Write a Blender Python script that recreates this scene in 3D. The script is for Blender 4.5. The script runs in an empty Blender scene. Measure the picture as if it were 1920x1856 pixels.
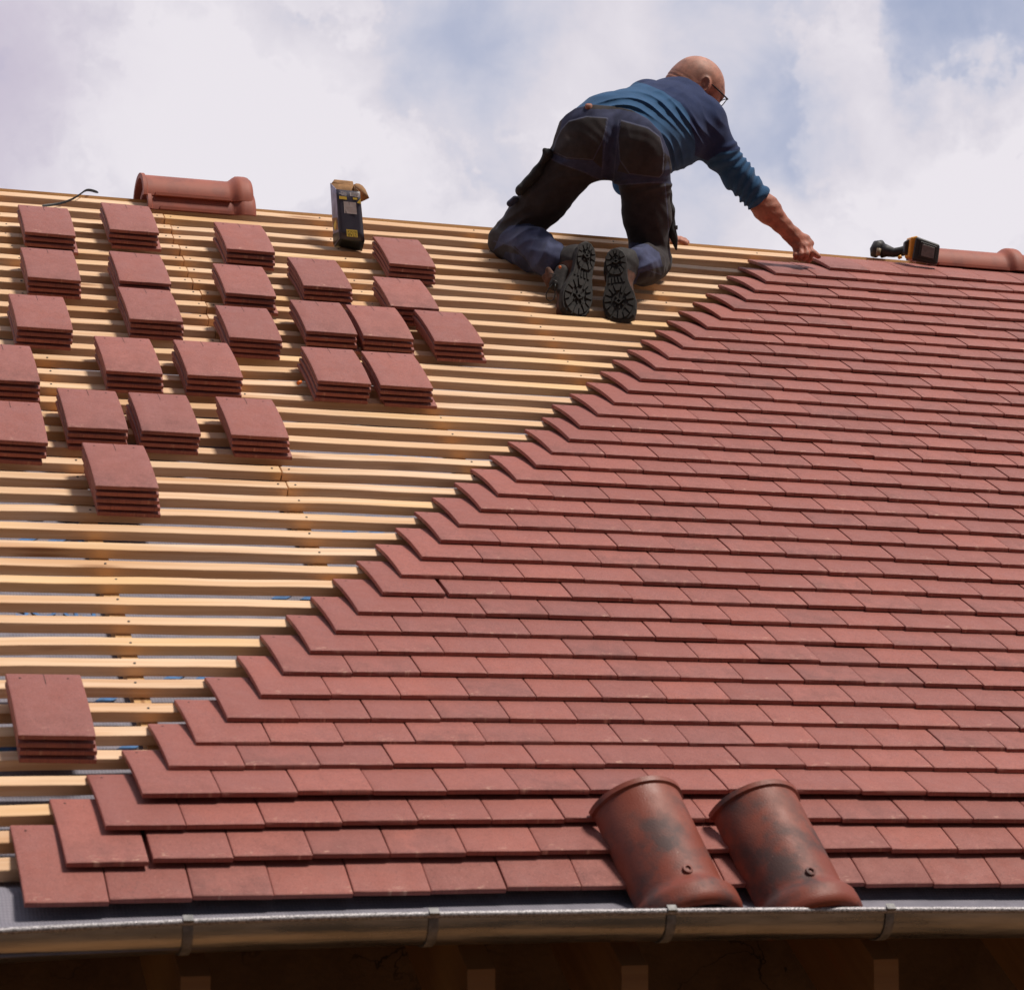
import bpy, bmesh, math, random
import numpy as np
from mathutils import Vector, Matrix
R = math.radians
SC = bpy.context.scene
COL = SC.collection
random.seed(7); rng = np.random.default_rng(7)

# ------------------------------------------------------------------ camera
Z0 = 3.70                                   # height of the roof origin over the ground
CAMP = np.array([-0.71131577, -5.508367, -0.28058772 + Z0])
CR = np.array([0.94355871, -0.33120532, 0.0])          # camera right
CD = np.array([0.0397516, 0.11324687, -0.99277135])    # camera down
CF = np.array([0.32881115, 0.93673805, 0.12002101])    # camera forward
FPX = 4615.96
cam_d = bpy.data.cameras.new("camera"); cam = bpy.data.objects.new("camera", cam_d); COL.objects.link(cam)
SC.camera = cam
cam.matrix_world = Matrix(((CR[0], -CD[0], -CF[0], CAMP[0]), (CR[1], -CD[1], -CF[1], CAMP[1]),
                           (CR[2], -CD[2], -CF[2], CAMP[2]), (0, 0, 0, 1)))
cam_d.sensor_fit = 'HORIZONTAL'; cam_d.sensor_width = 36.0
cam_d.lens = 36.0 * FPX / 1920.0
cam_d.clip_start = 0.1; cam_d.clip_end = 3000
cam_d.dof.use_dof = True; cam_d.dof.focus_distance = 8.1; cam_d.dof.aperture_fstop = 9.0
SC.render.resolution_x = 1024; SC.render.resolution_y = 989

# ------------------------------------------------------------------ world + sun
PHI = R(32.743467)
EX = np.array([1., 0, 0]); SL = np.array([0, math.cos(PHI), math.sin(PHI)]); NR = np.array([0, -math.sin(PHI), math.cos(PHI)])
tosun = 0.38 * EX + 0.30 * SL + 0.86 * NR; tosun /= np.linalg.norm(tosun)
sun_el = math.asin(tosun[2]); sun_az = math.atan2(tosun[0], tosun[1])
w = bpy.data.worlds.new("World"); SC.world = w; w.use_nodes = True
nt = w.node_tree; nt.nodes.clear()
def N(nt, t, **k):
    n = nt.nodes.new(t)
    for a, b in k.items(): setattr(n, a, b)
    return n
out = N(nt, 'ShaderNodeOutputWorld'); bg = N(nt, 'ShaderNodeBackground'); bg2 = N(nt, 'ShaderNodeBackground'); mixs = N(nt, 'ShaderNodeMixShader')
sky = N(nt, 'ShaderNodeTexSky', sky_type='NISHITA'); sky.sun_disc = False
sky.sun_elevation = sun_el; sky.sun_rotation = sun_az
nt.links.new(sky.outputs[0], bg.inputs[0]); bg.inputs[1].default_value = 0.12
tc = N(nt, 'ShaderNodeTexCoord')
def dirpx(x, y):
    d = CF + (x - 960) / FPX * CR + (y - 928) / FPX * CD
    return d / np.linalg.norm(d)
def noise(scale, detail, vec, rough=.55, dist=0.):
    n = N(nt, 'ShaderNodeTexNoise'); n.inputs['Scale'].default_value = scale; n.inputs['Detail'].default_value = detail
    n.inputs['Roughness'].default_value = rough; n.inputs['Distortion'].default_value = dist
    nt.links.new(vec, n.inputs['Vector']); return n.outputs['Fac']
def mth(op, a, b=None, c=None, clamp=False):
    m = N(nt, 'ShaderNodeMath', operation=op); m.use_clamp = clamp
    for i, q in enumerate((a, b, c)):
        if q is None: continue
        if isinstance(q, (int, float)): m.inputs[i].default_value = q
        else: nt.links.new(q, m.inputs[i])
    return m.outputs[0]
nsm = noise(7.0, 6, tc.outputs['Generated'], .5, .3)
nbig = noise(3.2, 3, tc.outputs['Generated'], .5)
# warp the direction a little so the cloud banks get ragged borders
wn = N(nt, 'ShaderNodeTexNoise'); wn.inputs['Scale'].default_value = 11; wn.inputs['Detail'].default_value = 9; wn.inputs['Roughness'].default_value = .6
nt.links.new(tc.outputs['Generated'], wn.inputs['Vector'])
ws = N(nt, 'ShaderNodeVectorMath', operation='MULTIPLY_ADD'); ws.inputs[1].default_value = (.13,) * 3
nt.links.new(wn.outputs['Color'], ws.inputs[0])
wo = N(nt, 'ShaderNodeVectorMath', operation='ADD'); wo.inputs[1].default_value = (-.065,) * 3
nt.links.new(tc.outputs['Generated'], wo.inputs[0]); nt.links.new(wo.outputs[0], ws.inputs[2])
def bank(x, y, rad_px, amp):
    d = N(nt, 'ShaderNodeVectorMath', operation='DISTANCE'); nt.links.new(ws.outputs[0], d.inputs[0]); d.inputs[1].default_value = tuple(dirpx(x, y))
    m = N(nt, 'ShaderNodeMapRange', interpolation_type='SMOOTHERSTEP'); nt.links.new(d.outputs['Value'], m.inputs[0])
    m.inputs[1].default_value = 0.; m.inputs[2].default_value = rad_px / FPX; m.inputs[3].default_value = amp; m.inputs[4].default_value = 0.
    return m.outputs[0]
v = mth('MULTIPLY_ADD', nsm, .75, .12)
v = mth('MULTIPLY_ADD', noise(26., 9, tc.outputs['Generated'], .62, .6), .42, v); v = mth('ADD', v, -.17)
ce_ = N(nt, 'ShaderNodeMapRange', interpolation_type='SMOOTHSTEP'); nt.links.new(noise(8.5, 12, ws.outputs[0], .58, .4), ce_.inputs[0])
for i_, q_ in enumerate((.47, .56, -.10, .12)): ce_.inputs[i_ + 1].default_value = q_
v = mth('ADD', v, ce_.outputs[0])
v = mth('MULTIPLY_ADD', nbig, .25, v)
for x, y, rad, amp in [(430, 190, 420, .42), (620, 420, 420, .12), (1120, 250, 330, .15), (1600, 420, 380, .28), (1870, 330, 200, .35), (1180, 20, 260, .16), (1560, 60, 260, .14),
                       (860, 60, 230, -.20), (1560, 260, 230, -.42), (1850, 80, 230, -.34), (1380, 300, 160, -.14), (930, 350, 130, -.10), (60, 20, 200, .1), (1400, 10, 130, -.15)]:
    v = mth('ADD', v, bank(x, y, rad, amp))
cr = N(nt, 'ShaderNodeValToRGB'); nt.links.new(v, cr.inputs[0])
el = cr.color_ramp.elements
el[0].position = .18; el[0].color = (.40, .45, .62, 1)
el[1].position = .95; el[1].color = (.96, .90, .94, 1)
for p, c in ((.38, (.52, .55, .70, 1)), (.54, (.66, .66, .77, 1)), (.72, (.82, .77, .83, 1))):
    q = el.new(p); q.color = c
mv = N(nt, 'ShaderNodeMix', data_type='RGBA'); nt.links.new(mth('ADD', bank(-40, 190, 430, .75), bank(0, 40, 200, .25), clamp=True), mv.inputs[0])
nt.links.new(cr.outputs[0], mv.inputs[6]); mvc = N(nt, 'ShaderNodeMix', data_type='RGBA'); nt.links.new(nbig, mvc.inputs[0]); mvc.inputs[6].default_value = (.52, .44, .58, 1); mvc.inputs[7].default_value = (.72, .63, .74, 1)
nt.links.new(mvc.outputs[2], mv.inputs[7]); nt.links.new(mv.outputs[2], bg2.inputs[0])
# unseen sky behind the viewer dimmed to deepen shade on downslope faces, zenith brightened
sxyz = N(nt, 'ShaderNodeSeparateXYZ'); nt.links.new(tc.outputs['Generated'], sxyz.inputs[0])
dk = N(nt, 'ShaderNodeMapRange', interpolation_type='SMOOTHSTEP'); nt.links.new(sxyz.outputs[1], dk.inputs[0])
for i_, q_ in enumerate((-.35, .55, .085, 0.93)): dk.inputs[i_ + 1].default_value = q_
zn = N(nt, 'ShaderNodeMapRange', interpolation_type='SMOOTHSTEP'); nt.links.new(sxyz.outputs[2], zn.inputs[0])
for i_, q_ in enumerate((.36, .85, 1., 1.35)): zn.inputs[i_ + 1].default_value = q_
nt.links.new(mth('MULTIPLY', dk.outputs[0], zn.outputs[0]), bg2.inputs[1])
mixs.inputs[0].default_value = 0.9
nt.links.new(bg.outputs[0], mixs.inputs[1]); nt.links.new(bg2.outputs[0], mixs.inputs[2]); nt.links.new(mixs.outputs[0], out.inputs[0])

sun_d = bpy.data.lights.new("sun", 'SUN'); sun = bpy.data.objects.new("sun", sun_d); COL.objects.link(sun)
sun_d.energy = 3.7; sun_d.angle = R(11); sun_d.color = (1, .93, .84)
sun.rotation_euler = Vector(tosun).to_track_quat('Z', 'Y').to_euler()
sun.location = (2, 0, 12)
SC.view_settings.view_transform = 'Standard'; SC.view_settings.look = 'None'
SC.view_settings.exposure = 0.0; SC.view_settings.gamma = 1.0
SC.render.engine = 'CYCLES'

# ------------------------------------------------------------------ small helpers
def tag(o, label=None, cat=None, group=None, kind=None):
    for k, v_ in (('label', label), ('category', cat), ('group', group), ('kind', kind)):
        if v_: o[k] = v_
    return o
def link(name, me, mats, parent=None):
    o = bpy.data.objects.new(name, me); COL.objects.link(o)
    for m in (mats if isinstance(mats, (list, tuple)) else [mats]):
        if m and m.name not in [x.name for x in me.materials if x]: me.materials.append(m)
    if parent: o.parent = parent; o.matrix_parent_inverse = parent.matrix_world.inverted() if False else Matrix.Identity(4)
    return o
def mesh(name, vs, fs, smooth=False, uvs=None, mi=None):
    me = bpy.data.meshes.new(name); me.from_pydata([tuple(map(float, v_)) for v_ in vs], [], [tuple(f) for f in fs])
    if smooth: me.polygons.foreach_set('use_smooth', [True] * len(me.polygons))
    if mi is not None: me.polygons.foreach_set('material_index', mi)
    if uvs is not None:
        l = me.uv_layers.new(name='UVMap'); idx = np.empty(len(me.loops), int); me.loops.foreach_get('vertex_index', idx)
        l.data.foreach_set('uv', np.asarray(uvs, float)[idx].ravel())
    me.update(); return me
def empty(name, loc=(0, 0, 0)):
    o = bpy.data.objects.new(name, None); COL.objects.link(o); o.location = loc; o.empty_display_size = .1; return o
class MB:
    """collects vertices and faces (world coordinates) for one mesh"""
    def __init__(s): s.v = []; s.f = []; s.m = []; s.uv = []
    def add(s, vs, fs, m=0, uv=None):
        b = len(s.v); s.v += [tuple(map(float, q)) for q in vs]; s.f += [tuple(b + i for i in f) for f in fs]; s.m += [m] * len(fs)
        s.uv += list(uv) if uv is not None else [(q[0], q[1]) for q in vs]
    def box(s, c, ax, ay, az, m=0):
        c, ax, ay, az = map(np.asarray, (c, ax, ay, az))
        vs = [c + i * ax + j * ay + k * az for i in (-1, 1) for j in (-1, 1) for k in (-1, 1)]
        s.add(vs, [(0, 1, 3, 2), (4, 6, 7, 5), (0, 4, 5, 1), (2, 3, 7, 6), (0, 2, 6, 4), (1, 5, 7, 3)], m)
    def tube(s, pts, rad, n=8, m=0, cap=True):
        pts = [np.asarray(p, float) for p in pts]; rings = []
        rr = rad if hasattr(rad, '__len__') else [rad] * len(pts)
        up = np.array([.13, .2, 1.]); 
        for i, p in enumerate(pts):
            t = pts[min(i + 1, len(pts) - 1)] - pts[max(i - 1, 0)]; t /= np.linalg.norm(t) + 1e-12
            a = np.cross(t, up); 
            if np.linalg.norm(a) < 1e-3: a = np.cross(t, [1, 0, 0])
            a /= np.linalg.norm(a); b = np.cross(t, a); up = -b if np.dot(-b, up) > 0 else b
            rings.append([p + rr[i] * (math.cos(q) * a + math.sin(q) * b) for q in np.arange(n) * 2 * math.pi / n])
        vs = [q for r_ in rings for q in r_]; fs = []
        for i in range(len(pts) - 1):
            for j in range(n): fs.append((i * n + j, i * n + (j + 1) % n, (i + 1) * n + (j + 1) % n, (i + 1) * n + j))
        if cap: fs.append(tuple(range(n))[::-1]); fs.append(tuple((len(pts) - 1) * n + j for j in range(n)))
        s.add(vs, fs, m)
    def build(s, name, mats, parent=None, smooth=False, bevel=0, seg=2, origin=None):
        vs = np.array(s.v)
        o_ = np.asarray(origin, float) if origin is not None else np.zeros(3)
        me = mesh(name, vs - o_, s.f, smooth, s.uv, s.m)
        o = link(name, me, None); me.materials.clear()
        for m in (mats if isinstance(mats, (list, tuple)) else [mats]): me.materials.append(m)
        if parent: o.parent = parent; o.location = o_ - np.array(parent.location)
        else: o.location = o_
        if bevel:
            b = o.modifiers.new('bevel', 'BEVEL'); b.width = bevel; b.segments = seg; b.limit_method = 'ANGLE'; b.angle_limit = R(40)
        return o
ORD = ['', 'first', 'second', 'third', 'fourth', 'fifth', 'sixth', 'seventh', 'eighth', 'ninth', 'tenth', 'eleventh', 'twelfth', 'thirteenth', 'fourteenth', 'fifteenth',
       'sixteenth', 'seventeenth', 'eighteenth', 'nineteenth', 'twentieth']
def ordi(n):
    if n <= 20: return ORD[n]
    t = {2: ('twentieth', 'twenty'), 3: ('thirtieth', 'thirty'), 4: ('fortieth', 'forty')}[n // 10]
    return t[0] if n % 10 == 0 else t[1] + ' ' + ORD[n % 10]

# ------------------------------------------------------------------ materials
class M_:
    def __init__(s, name):
        s.m = bpy.data.materials.new(name); s.m.use_nodes = True; s.t = s.m.node_tree; s.b = s.t.nodes['Principled BSDF']
    def n(s, t, **k): return N(s.t, t, **k)
    def l(s, a, b): s.t.links.new(a, b)
    def noise(s, vec, scale, detail=3, rough=.55, wv=None, dim='3D'):
        n = s.n('ShaderNodeTexNoise'); n.noise_dimensions = '4D' if wv is not None else dim
        n.inputs['Scale'].default_value = scale; n.inputs['Detail'].default_value = detail; n.inputs['Roughness'].default_value = rough
        if vec is not None: s.l(vec, n.inputs['Vector'])
        if wv is not None: s.l(wv, n.inputs['W'])
        return n.outputs['Fac']
    def math(s, op, a, b=None, c=None, clamp=False):
        m = s.n('ShaderNodeMath', operation=op); m.use_clamp = clamp
        for i, q in enumerate((a, b, c)):
            if q is None: continue
            if isinstance(q, (int, float)): m.inputs[i].default_value = q
            else: s.l(q, m.inputs[i])
        return m.outputs[0]
    def rng(s, a, lo, hi, o0=0., o1=1., smooth=True):
        m = s.n('ShaderNodeMapRange'); m.interpolation_type = 'SMOOTHSTEP' if smooth else 'LINEAR'
        s.l(a, m.inputs[0])
        for i, q in enumerate((lo, hi, o0, o1)): m.inputs[i + 1].default_value = q
        return m.outputs[0]
    def mix(s, f, a, b, mode='MIX'):
        m = s.n('ShaderNodeMix', data_type='RGBA', blend_type=mode)
        if isinstance(f, (int, float)): m.inputs[0].default_value = f
        else: s.l(f, m.inputs[0])
        for q, i in ((a, 6), (b, 7)):
            if isinstance(q, tuple): m.inputs[i].default_value = (*q[:3], 1)
            else: s.l(q, m.inputs[i])
        return m.outputs[2]
    def ramp(s, f, *st):
        r_ = s.n('ShaderNodeValToRGB'); s.l(f, r_.inputs[0]); e_ = r_.color_ramp.elements
        e_[0].position = st[0][0]; e_[0].color = (*st[0][1], 1); e_[1].position = st[-1][0]; e_[1].color = (*st[-1][1], 1)
        for p, c in st[1:-1]: q = e_.new(p); q.color = (*c, 1)
        return r_.outputs[0]
    def bump(s, h, dist, strength=1., prev=None):
        b = s.n('ShaderNodeBump'); b.inputs['Distance'].default_value = dist; b.inputs['Strength'].default_value = strength; s.l(h, b.inputs['Height'])
        if prev is not None: s.l(prev, b.inputs['Normal'])
        return b.outputs[0]
    def set(s, col=None, rough=None, normal=None, metal=None, spec=None):
        for q, nm in ((col, 'Base Color'), (rough, 'Roughness'), (normal, 'Normal'), (metal, 'Metallic'), (spec, 'Specular IOR Level')):
            if q is None: continue
            i = s.b.inputs[nm]
            if isinstance(q, tuple): i.default_value = (*q[:3], 1)
            elif isinstance(q, (int, float)): i.default_value = q
            else: s.l(q, i)
        return s.m
    def obj(s): return s.n('ShaderNodeTexCoord').outputs['Object']
    def uv(s): return s.n('ShaderNodeTexCoord').outputs['UV']
    def scale(s, v_, sc):
        m = s.n('ShaderNodeVectorMath', operation='MULTIPLY'); s.l(v_, m.inputs[0]); m.inputs[1].default_value = sc; return m.outputs[0]
    def rand(s):
        a = s.n('ShaderNodeObjectInfo').outputs['Random']; g = s.n('ShaderNodeNewGeometry').outputs['Random Per Island']
        return s.math('FRACT', s.math('MULTIPLY_ADD', g, 7.31, a))

def plain(name, col, rough=.6, metal=0, nscale=30, amount=.25, bump=.0006, spec=.5):
    q = M_(name); o = q.obj(); f = q.noise(o, nscale, 5)
    c = q.mix(q.rng(f, .3, .7), tuple(x * (1 - amount) for x in col), tuple(min(1, x * (1 + amount)) for x in col))
    return q.set(c, rough, q.bump(f, bump), metal, spec)

def tile_mat(name='fired_clay_tile', base=(.35, .108, .082)):
    q = M_(name); uv = q.uv(); rnd = q.rand(); W_ = q.math('MULTIPLY', rnd, 91.7)
    r2 = q.math('FRACT', q.math('MULTIPLY', rnd, 17.13)); r3 = q.math('FRACT', q.math('MULTIPLY', rnd, 41.77))
    big = q.noise(uv, 9, 3, .5, W_); mid = q.noise(uv, 22, 6, .68, W_); fine = q.noise(uv, 900, 3, .6, W_); grit = q.noise(uv, 300, 2, .55, W_)
    hi = tuple(min(1, x * 1.12) for x in base); lo = (base[0] * .87, base[1] * .88, base[2] * .92)
    c = q.mix(q.rng(r2, 0, 1, 0, 1, False), lo, hi)
    c = q.mix(q.math('MULTIPLY', q.rng(big, .35, .7), .45), c, (base[0] * .86, base[1] * .98, base[2] * 1.12))
    # smoky flashing of single tiles, strongest towards the exposed end
    sx = q.n('ShaderNodeSeparateXYZ'); q.l(uv, sx.inputs[0])
    endf = q.rng(sx.outputs[1], .0, .13, 1., .25)
    smoke = q.math('MULTIPLY', q.math('MULTIPLY', q.rng(mid, .30, .75), q.rng(r3, .35, 1.0, .08, .62)), endf)
    c = q.mix(smoke, c, (.135, .066, .064))
    c = q.mix(q.math('MULTIPLY', q.rng(q.noise(uv, 130, 4, .7, W_), .48, .66), .30), c, (base[0] * .55, base[1] * .60, base[2] * .68))
    # dark iron specks
    c = q.mix(q.math('MULTIPLY', q.rng(grit, .57, .66), .5), c, (.10, .045, .04)); c = q.mix(q.math('MULTIPLY', q.rng(grit, .40, .32), .35), c, (.55, .23, .18))
    # pale scuffs and lime marks, mostly near the front edge
    st = q.n('ShaderNodeVectorMath', operation='MULTIPLY'); q.l(uv, st.inputs[0]); st.inputs[1].default_value = (60, 190, 1)
    sc_ = q.noise(st.outputs[0], 1., 4, .65, W_)
    near = q.rng(sx.outputs[1], .006, .035, 1., 0.)
    patchy = q.rng(q.noise(uv, 26, 2, .5, q.math('ADD', W_, 9.)), .52, .66)
    scf = q.math('MULTIPLY', q.math('MULTIPLY', q.math('MULTIPLY', q.rng(sc_, .52, .66), near), patchy), .85)
    st2 = q.n('ShaderNodeVectorMath', operation='MULTIPLY'); q.l(uv, st2.inputs[0]); st2.inputs[1].default_value = (30, 60, 1)
    sc2 = q.math('MULTIPLY', q.rng(q.noise(st2.outputs[0], 1.2, 5, .7, q.math('ADD', W_, 5.)), .69, .78), .55)
    c = q.mix(q.math('MAXIMUM', scf, sc2), c, (.62, .36, .27))
    # edge wear from real curvature of the tile
    nb = q.bump(fine, .0012, .7); nb = q.bump(grit, .0010, .6, nb); nb = q.bump(q.noise(uv, 60, 3, .5, W_), .0035, .35, nb)
    return q.set(c, q.rng(mid, .3, .7, .52, .72), nb, 0, .42)
MT = tile_mat()
def ridge_mat():
    q = M_('glazed_ridge_clay'); o = q.obj(); W_ = q.math('MULTIPLY', q.n('ShaderNodeObjectInfo').outputs['Random'], 63.); big = q.noise(o, 9, 5, .65, W_); f = q.noise(o, 300, 4)
    c = q.mix(q.rng(big, .46, .66), (.23, .055, .034), (.085, .045, .042))
    c = q.mix(q.rng(q.noise(o, 4, 3), .5, .7, 0, .5), c, (.34, .11, .075))
    c = q.mix(q.rng(q.noise(o, 60, 5, .7), .68, .76, 0, .6), c, (.55, .36, .29))
    return q.set(c, q.rng(big, .3, .7, .42, .62), q.bump(f, .0012, .6, q.bump(q.noise(o, 22, 5, .6), .004, .2)), 0, .35)
MRID = ridge_mat()
def ridge_mat2():
    q = M_('matt_ridge_clay'); o = q.obj(); W_ = q.math('MULTIPLY', q.n('ShaderNodeObjectInfo').outputs['Random'], 63.); big = q.noise(o, 11, 4, .6, W_); f = q.noise(o, 300, 4)
    c = q.mix(q.rng(big, .42, .7), (.37, .108, .072), (.25, .080, .062))
    c = q.mix(q.rng(q.noise(o, 70, 5, .7), .70, .76, 0, .7), c, (.7, .48, .4))
    return q.set(c, .62, q.bump(f, .0008, .4), 0, .4)
MRID2 = ridge_mat2()
def wood_mat(name, light=(.84, .61, .42), dark=(.50, .22, .07), k=1.):
    q = M_(name); uv = q.uv(); rnd = q.n('ShaderNodeObjectInfo').outputs['Random']; W_ = q.math('MULTIPLY', rnd, 57.)
    s1 = q.scale(uv, (2.2, 75, 1)); g1 = q.noise(s1, 1., 5, .6, W_)
    s2 = q.scale(uv, (.9, 9, 1)); g2 = q.noise(s2, 1., 3, .5, W_)
    c = q.mix(q.rng(g1, .35, .66), light, tuple(light[i] * .55 + dark[i] * .45 for i in range(3)))
    c = q.mix(q.rng(g2, .46, .72, 0, .65), c, dark)
    c = q.mix(q.rng(rnd, 0, 1, 0, .42, False), c, (light[0] * .92, light[1] * .78, light[2] * .58))
    # yellow resinous boards here and there along a run
    s3 = q.scale(uv, (1.1, .2, 1)); c = q.mix(q.rng(q.noise(s3, 1, 1, .5, q.math('ADD', W_, 3.)), .55, .7, 0, .45), c, (.86, .56, .24))
    vo = q.n('ShaderNodeTexVoronoi'); vo.voronoi_dimensions = '4D'; q.l(q.scale(uv, (3.4, 24, 1)), vo.inputs['Vector']); q.l(W_, vo.inputs['W']); vo.inputs['Scale'].default_value = 1.
    sp = q.n('ShaderNodeSeparateColor'); q.l(vo.outputs['Color'], sp.inputs[0])
    kn = q.math('MULTIPLY', q.rng(vo.outputs['Distance'], .08, .34, 1., 0.), q.rng(sp.outputs[0], .60, .62))
    c = q.mix(q.math('MULTIPLY', kn, .8), c, (.30, .13, .05))
    stn = q.math('MULTIPLY', q.rng(q.noise(q.scale(uv, (30, 90, 1)), 1., 3, .6, W_), .72, .78), .5)
    c = q.mix(stn, c, (.2, .11, .06))
    nb = q.bump(g1, .0012, .6); nb = q.bump(q.noise(q.scale(uv, (160, 600, 1)), 1., 3, .6, W_), .0008, .5, nb)
    return q.set(c, .68, nb, 0, .3)
MW = wood_mat('sawn_pine')
MW2 = wood_mat('pine_counter_batten', (.78, .50, .25), (.5, .27, .10))
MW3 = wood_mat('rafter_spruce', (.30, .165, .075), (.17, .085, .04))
def membrane_mat():
    q = M_('roof_membrane_fabric'); uv = q.uv()
    a = q.n('ShaderNodeTexWave'); a.wave_type = 'BANDS'; a.bands_direction = 'X'; a.inputs['Scale'].default_value = 42; q.l(uv, a.inputs[0])
    b = q.n('ShaderNodeTexWave'); b.wave_type = 'BANDS'; b.bands_direction = 'Y'; b.inputs['Scale'].default_value = 42; q.l(uv, b.inputs[0])
    h = q.math('MULTIPLY', a.outputs['Fac'], b.outputs['Fac']); n_ = q.noise(uv, 14, 5, .6)
    c = q.mix(q.rng(n_, .3, .7), (.17, .16, .195), (.235, .22, .26)); c = q.mix(q.math('MULTIPLY', h, .5), c, (.32, .305, .35))
    return q.set(c, .75, q.bump(q.math('ADD', h, q.math('MULTIPLY', n_, 4.)), .0012, .6), 0, .3)
MMEM = membrane_mat()
MINK = plain('blue_print_ink', (.055, .16, .36), .6, nscale=60)
MNAIL = plain('steel_nail_head', (.07, .06, .055), .5, .3)
MHOLE = plain('dark_nail_hole', (.012, .006, .005), .9)
def zinc_mat():
    q = M_('galvanised_gutter_steel'); o = q.obj(); n_ = q.noise(q.scale(o, (2, 12, 12)), 2, 5, .6); f = q.noise(o, 240, 4, .7)
    c = q.mix(q.rng(n_, .3, .7), (.27, .265, .265), (.46, .45, .45)); c = q.mix(q.rng(q.noise(o, 40, 5, .7), .62, .72, 0, .6), c, (.12, .10, .09))
    return q.set(c, q.rng(n_, .3, .7, .24, .36), q.bump(q.noise(q.scale(o, (3, 30, 30)), 1.5, 3), .0035, .5, q.bump(f, .0004, .3)), .95)
MZ = zinc_mat()
MZB = plain('speckled_bead_zinc', (.34, .32, .33), .5, .35, 260, .6, .001)
MZK = plain('dull_bracket_zinc', (.20, .195, .195), .6, .3, 60, .3)
def wall_mat():
    q = M_('old_wall_plaster'); o = q.obj(); n_ = q.noise(o, 5, 6, .65); f = q.noise(o, 70, 5, .6)
    vo = q.n('ShaderNodeTexVoronoi'); vo.feature = 'DISTANCE_TO_EDGE'; vo.inputs['Scale'].default_value = 3.2
    ad = q.n('ShaderNodeVectorMath', operation='MULTIPLY_ADD'); nz = q.n('ShaderNodeTexNoise'); nz.inputs['Scale'].default_value = 9; nz.inputs['Detail'].default_value = 5; q.l(o, nz.inputs[0])
    q.l(nz.outputs['Color'], ad.inputs[0]); ad.inputs[1].default_value = (.35,) * 3; q.l(o, ad.inputs[2]); q.l(ad.outputs[0], vo.inputs['Vector'])
    cr_ = q.math('MULTIPLY', q.rng(vo.outputs['Distance'], .003, .02, .8, 0), q.rng(q.noise(o, 2.3, 2), .5, .6))
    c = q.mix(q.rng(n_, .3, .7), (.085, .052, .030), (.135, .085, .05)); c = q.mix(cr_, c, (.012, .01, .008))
    return q.set(c, .9, q.bump(f, .004, .7), 0, .2)
MWALL = wall_mat()

# ------------------------------------------------------------------ roof surface
TW = .165; G = .09896723
PS = [-.8049, -.7124, -.6169, -.5219, -.4076, -.3061, -.2058, -.1052, 0.]
PZ = [-.0457, -.0175, .0002, .0128, .0072, .0016, .0005, .0015, 0.]
OO = np.array([0, 0, Z0])
def prof(v_):
    if v_ >= 8: return (v_ - 8) * G, 0.
    if v_ < 0: return PS[0] + v_ * (PS[1] - PS[0]), PZ[0] + v_ * (PZ[1] - PZ[0])
    return float(np.interp(v_, range(9), PS)), float(np.interp(v_, range(9), PZ))
def rp(u, v_, z=0.):
    """u in tile widths along the eaves, v in courses up the slope, z metres off the tile surface"""
    S_, Z_ = prof(v_)
    uu = min(max(u, -3), 22)
    S_ += -.0303 * ((uu - 8) / 8) ** 2 * min(max(1 - v_ / 40, 0), 1.1)
    return OO + u * TW * EX + S_ * SL + (Z_ + z) * NR
BT = -.056                               # top of the battens
def V(x, y, d): return CAMP + d * (CF + (x - 960) / FPX * CR + (y - 928) / FPX * CD)
def proj(P):
    q = np.asarray(P) - CAMP; d = q @ CF
    return 960 + FPX * (q @ CR) / d, 928 + FPX * (q @ CD) / d, d
bt_top = {1: 1.82, 2: 2.65, 3: 3.54, 4: 4.57, 5: 5.6, 6: 6.56, 7: 7.52, 8: 8.56, 9: 9.52, 10: 10.5, 11: 11.53, 12: 12.53, 13: 13.57, 14: 14.42, 15: 15.41, 16: 16.41, 17: 17.43,
          18: 18.45, 19: 19.38, 33: 33.56, 34: 34.6, 35: 35.63, 36: 36.63, 37: 37.7, 38: 38.69, 39: 39.62, 40: 40.7, 41: 41.77}
for k in range(20, 33): bt_top[k] = 19.38 + (k - 19) * (33.56 - 19.38) / 14 + random.uniform(-.05, .05)
bt_top[0] = .86

# ------------------------------------------------------------------ setting
g_ = mesh('ground', [(-400, -400, 0), (400, -400, 0), (400, 900, 0), (-400, 900, 0)], [(0, 1, 2, 3)])
q = M_('gutter_reflection_earth'); o_ = q.obj(); n1 = q.noise(o_, .25, 6, .6); n2 = q.noise(o_, 6, 5)
GM = q.set(q.mix(q.rng(n1, .50, .60), (.045, .032, .022), (.34, .17, .07)), .95, q.bump(n2, .05), 0, .2)  # orange patches added to the unseen ground so the gutter mirrors warm streaks
tag(link('ground', g_, GM), kind='structure')

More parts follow.
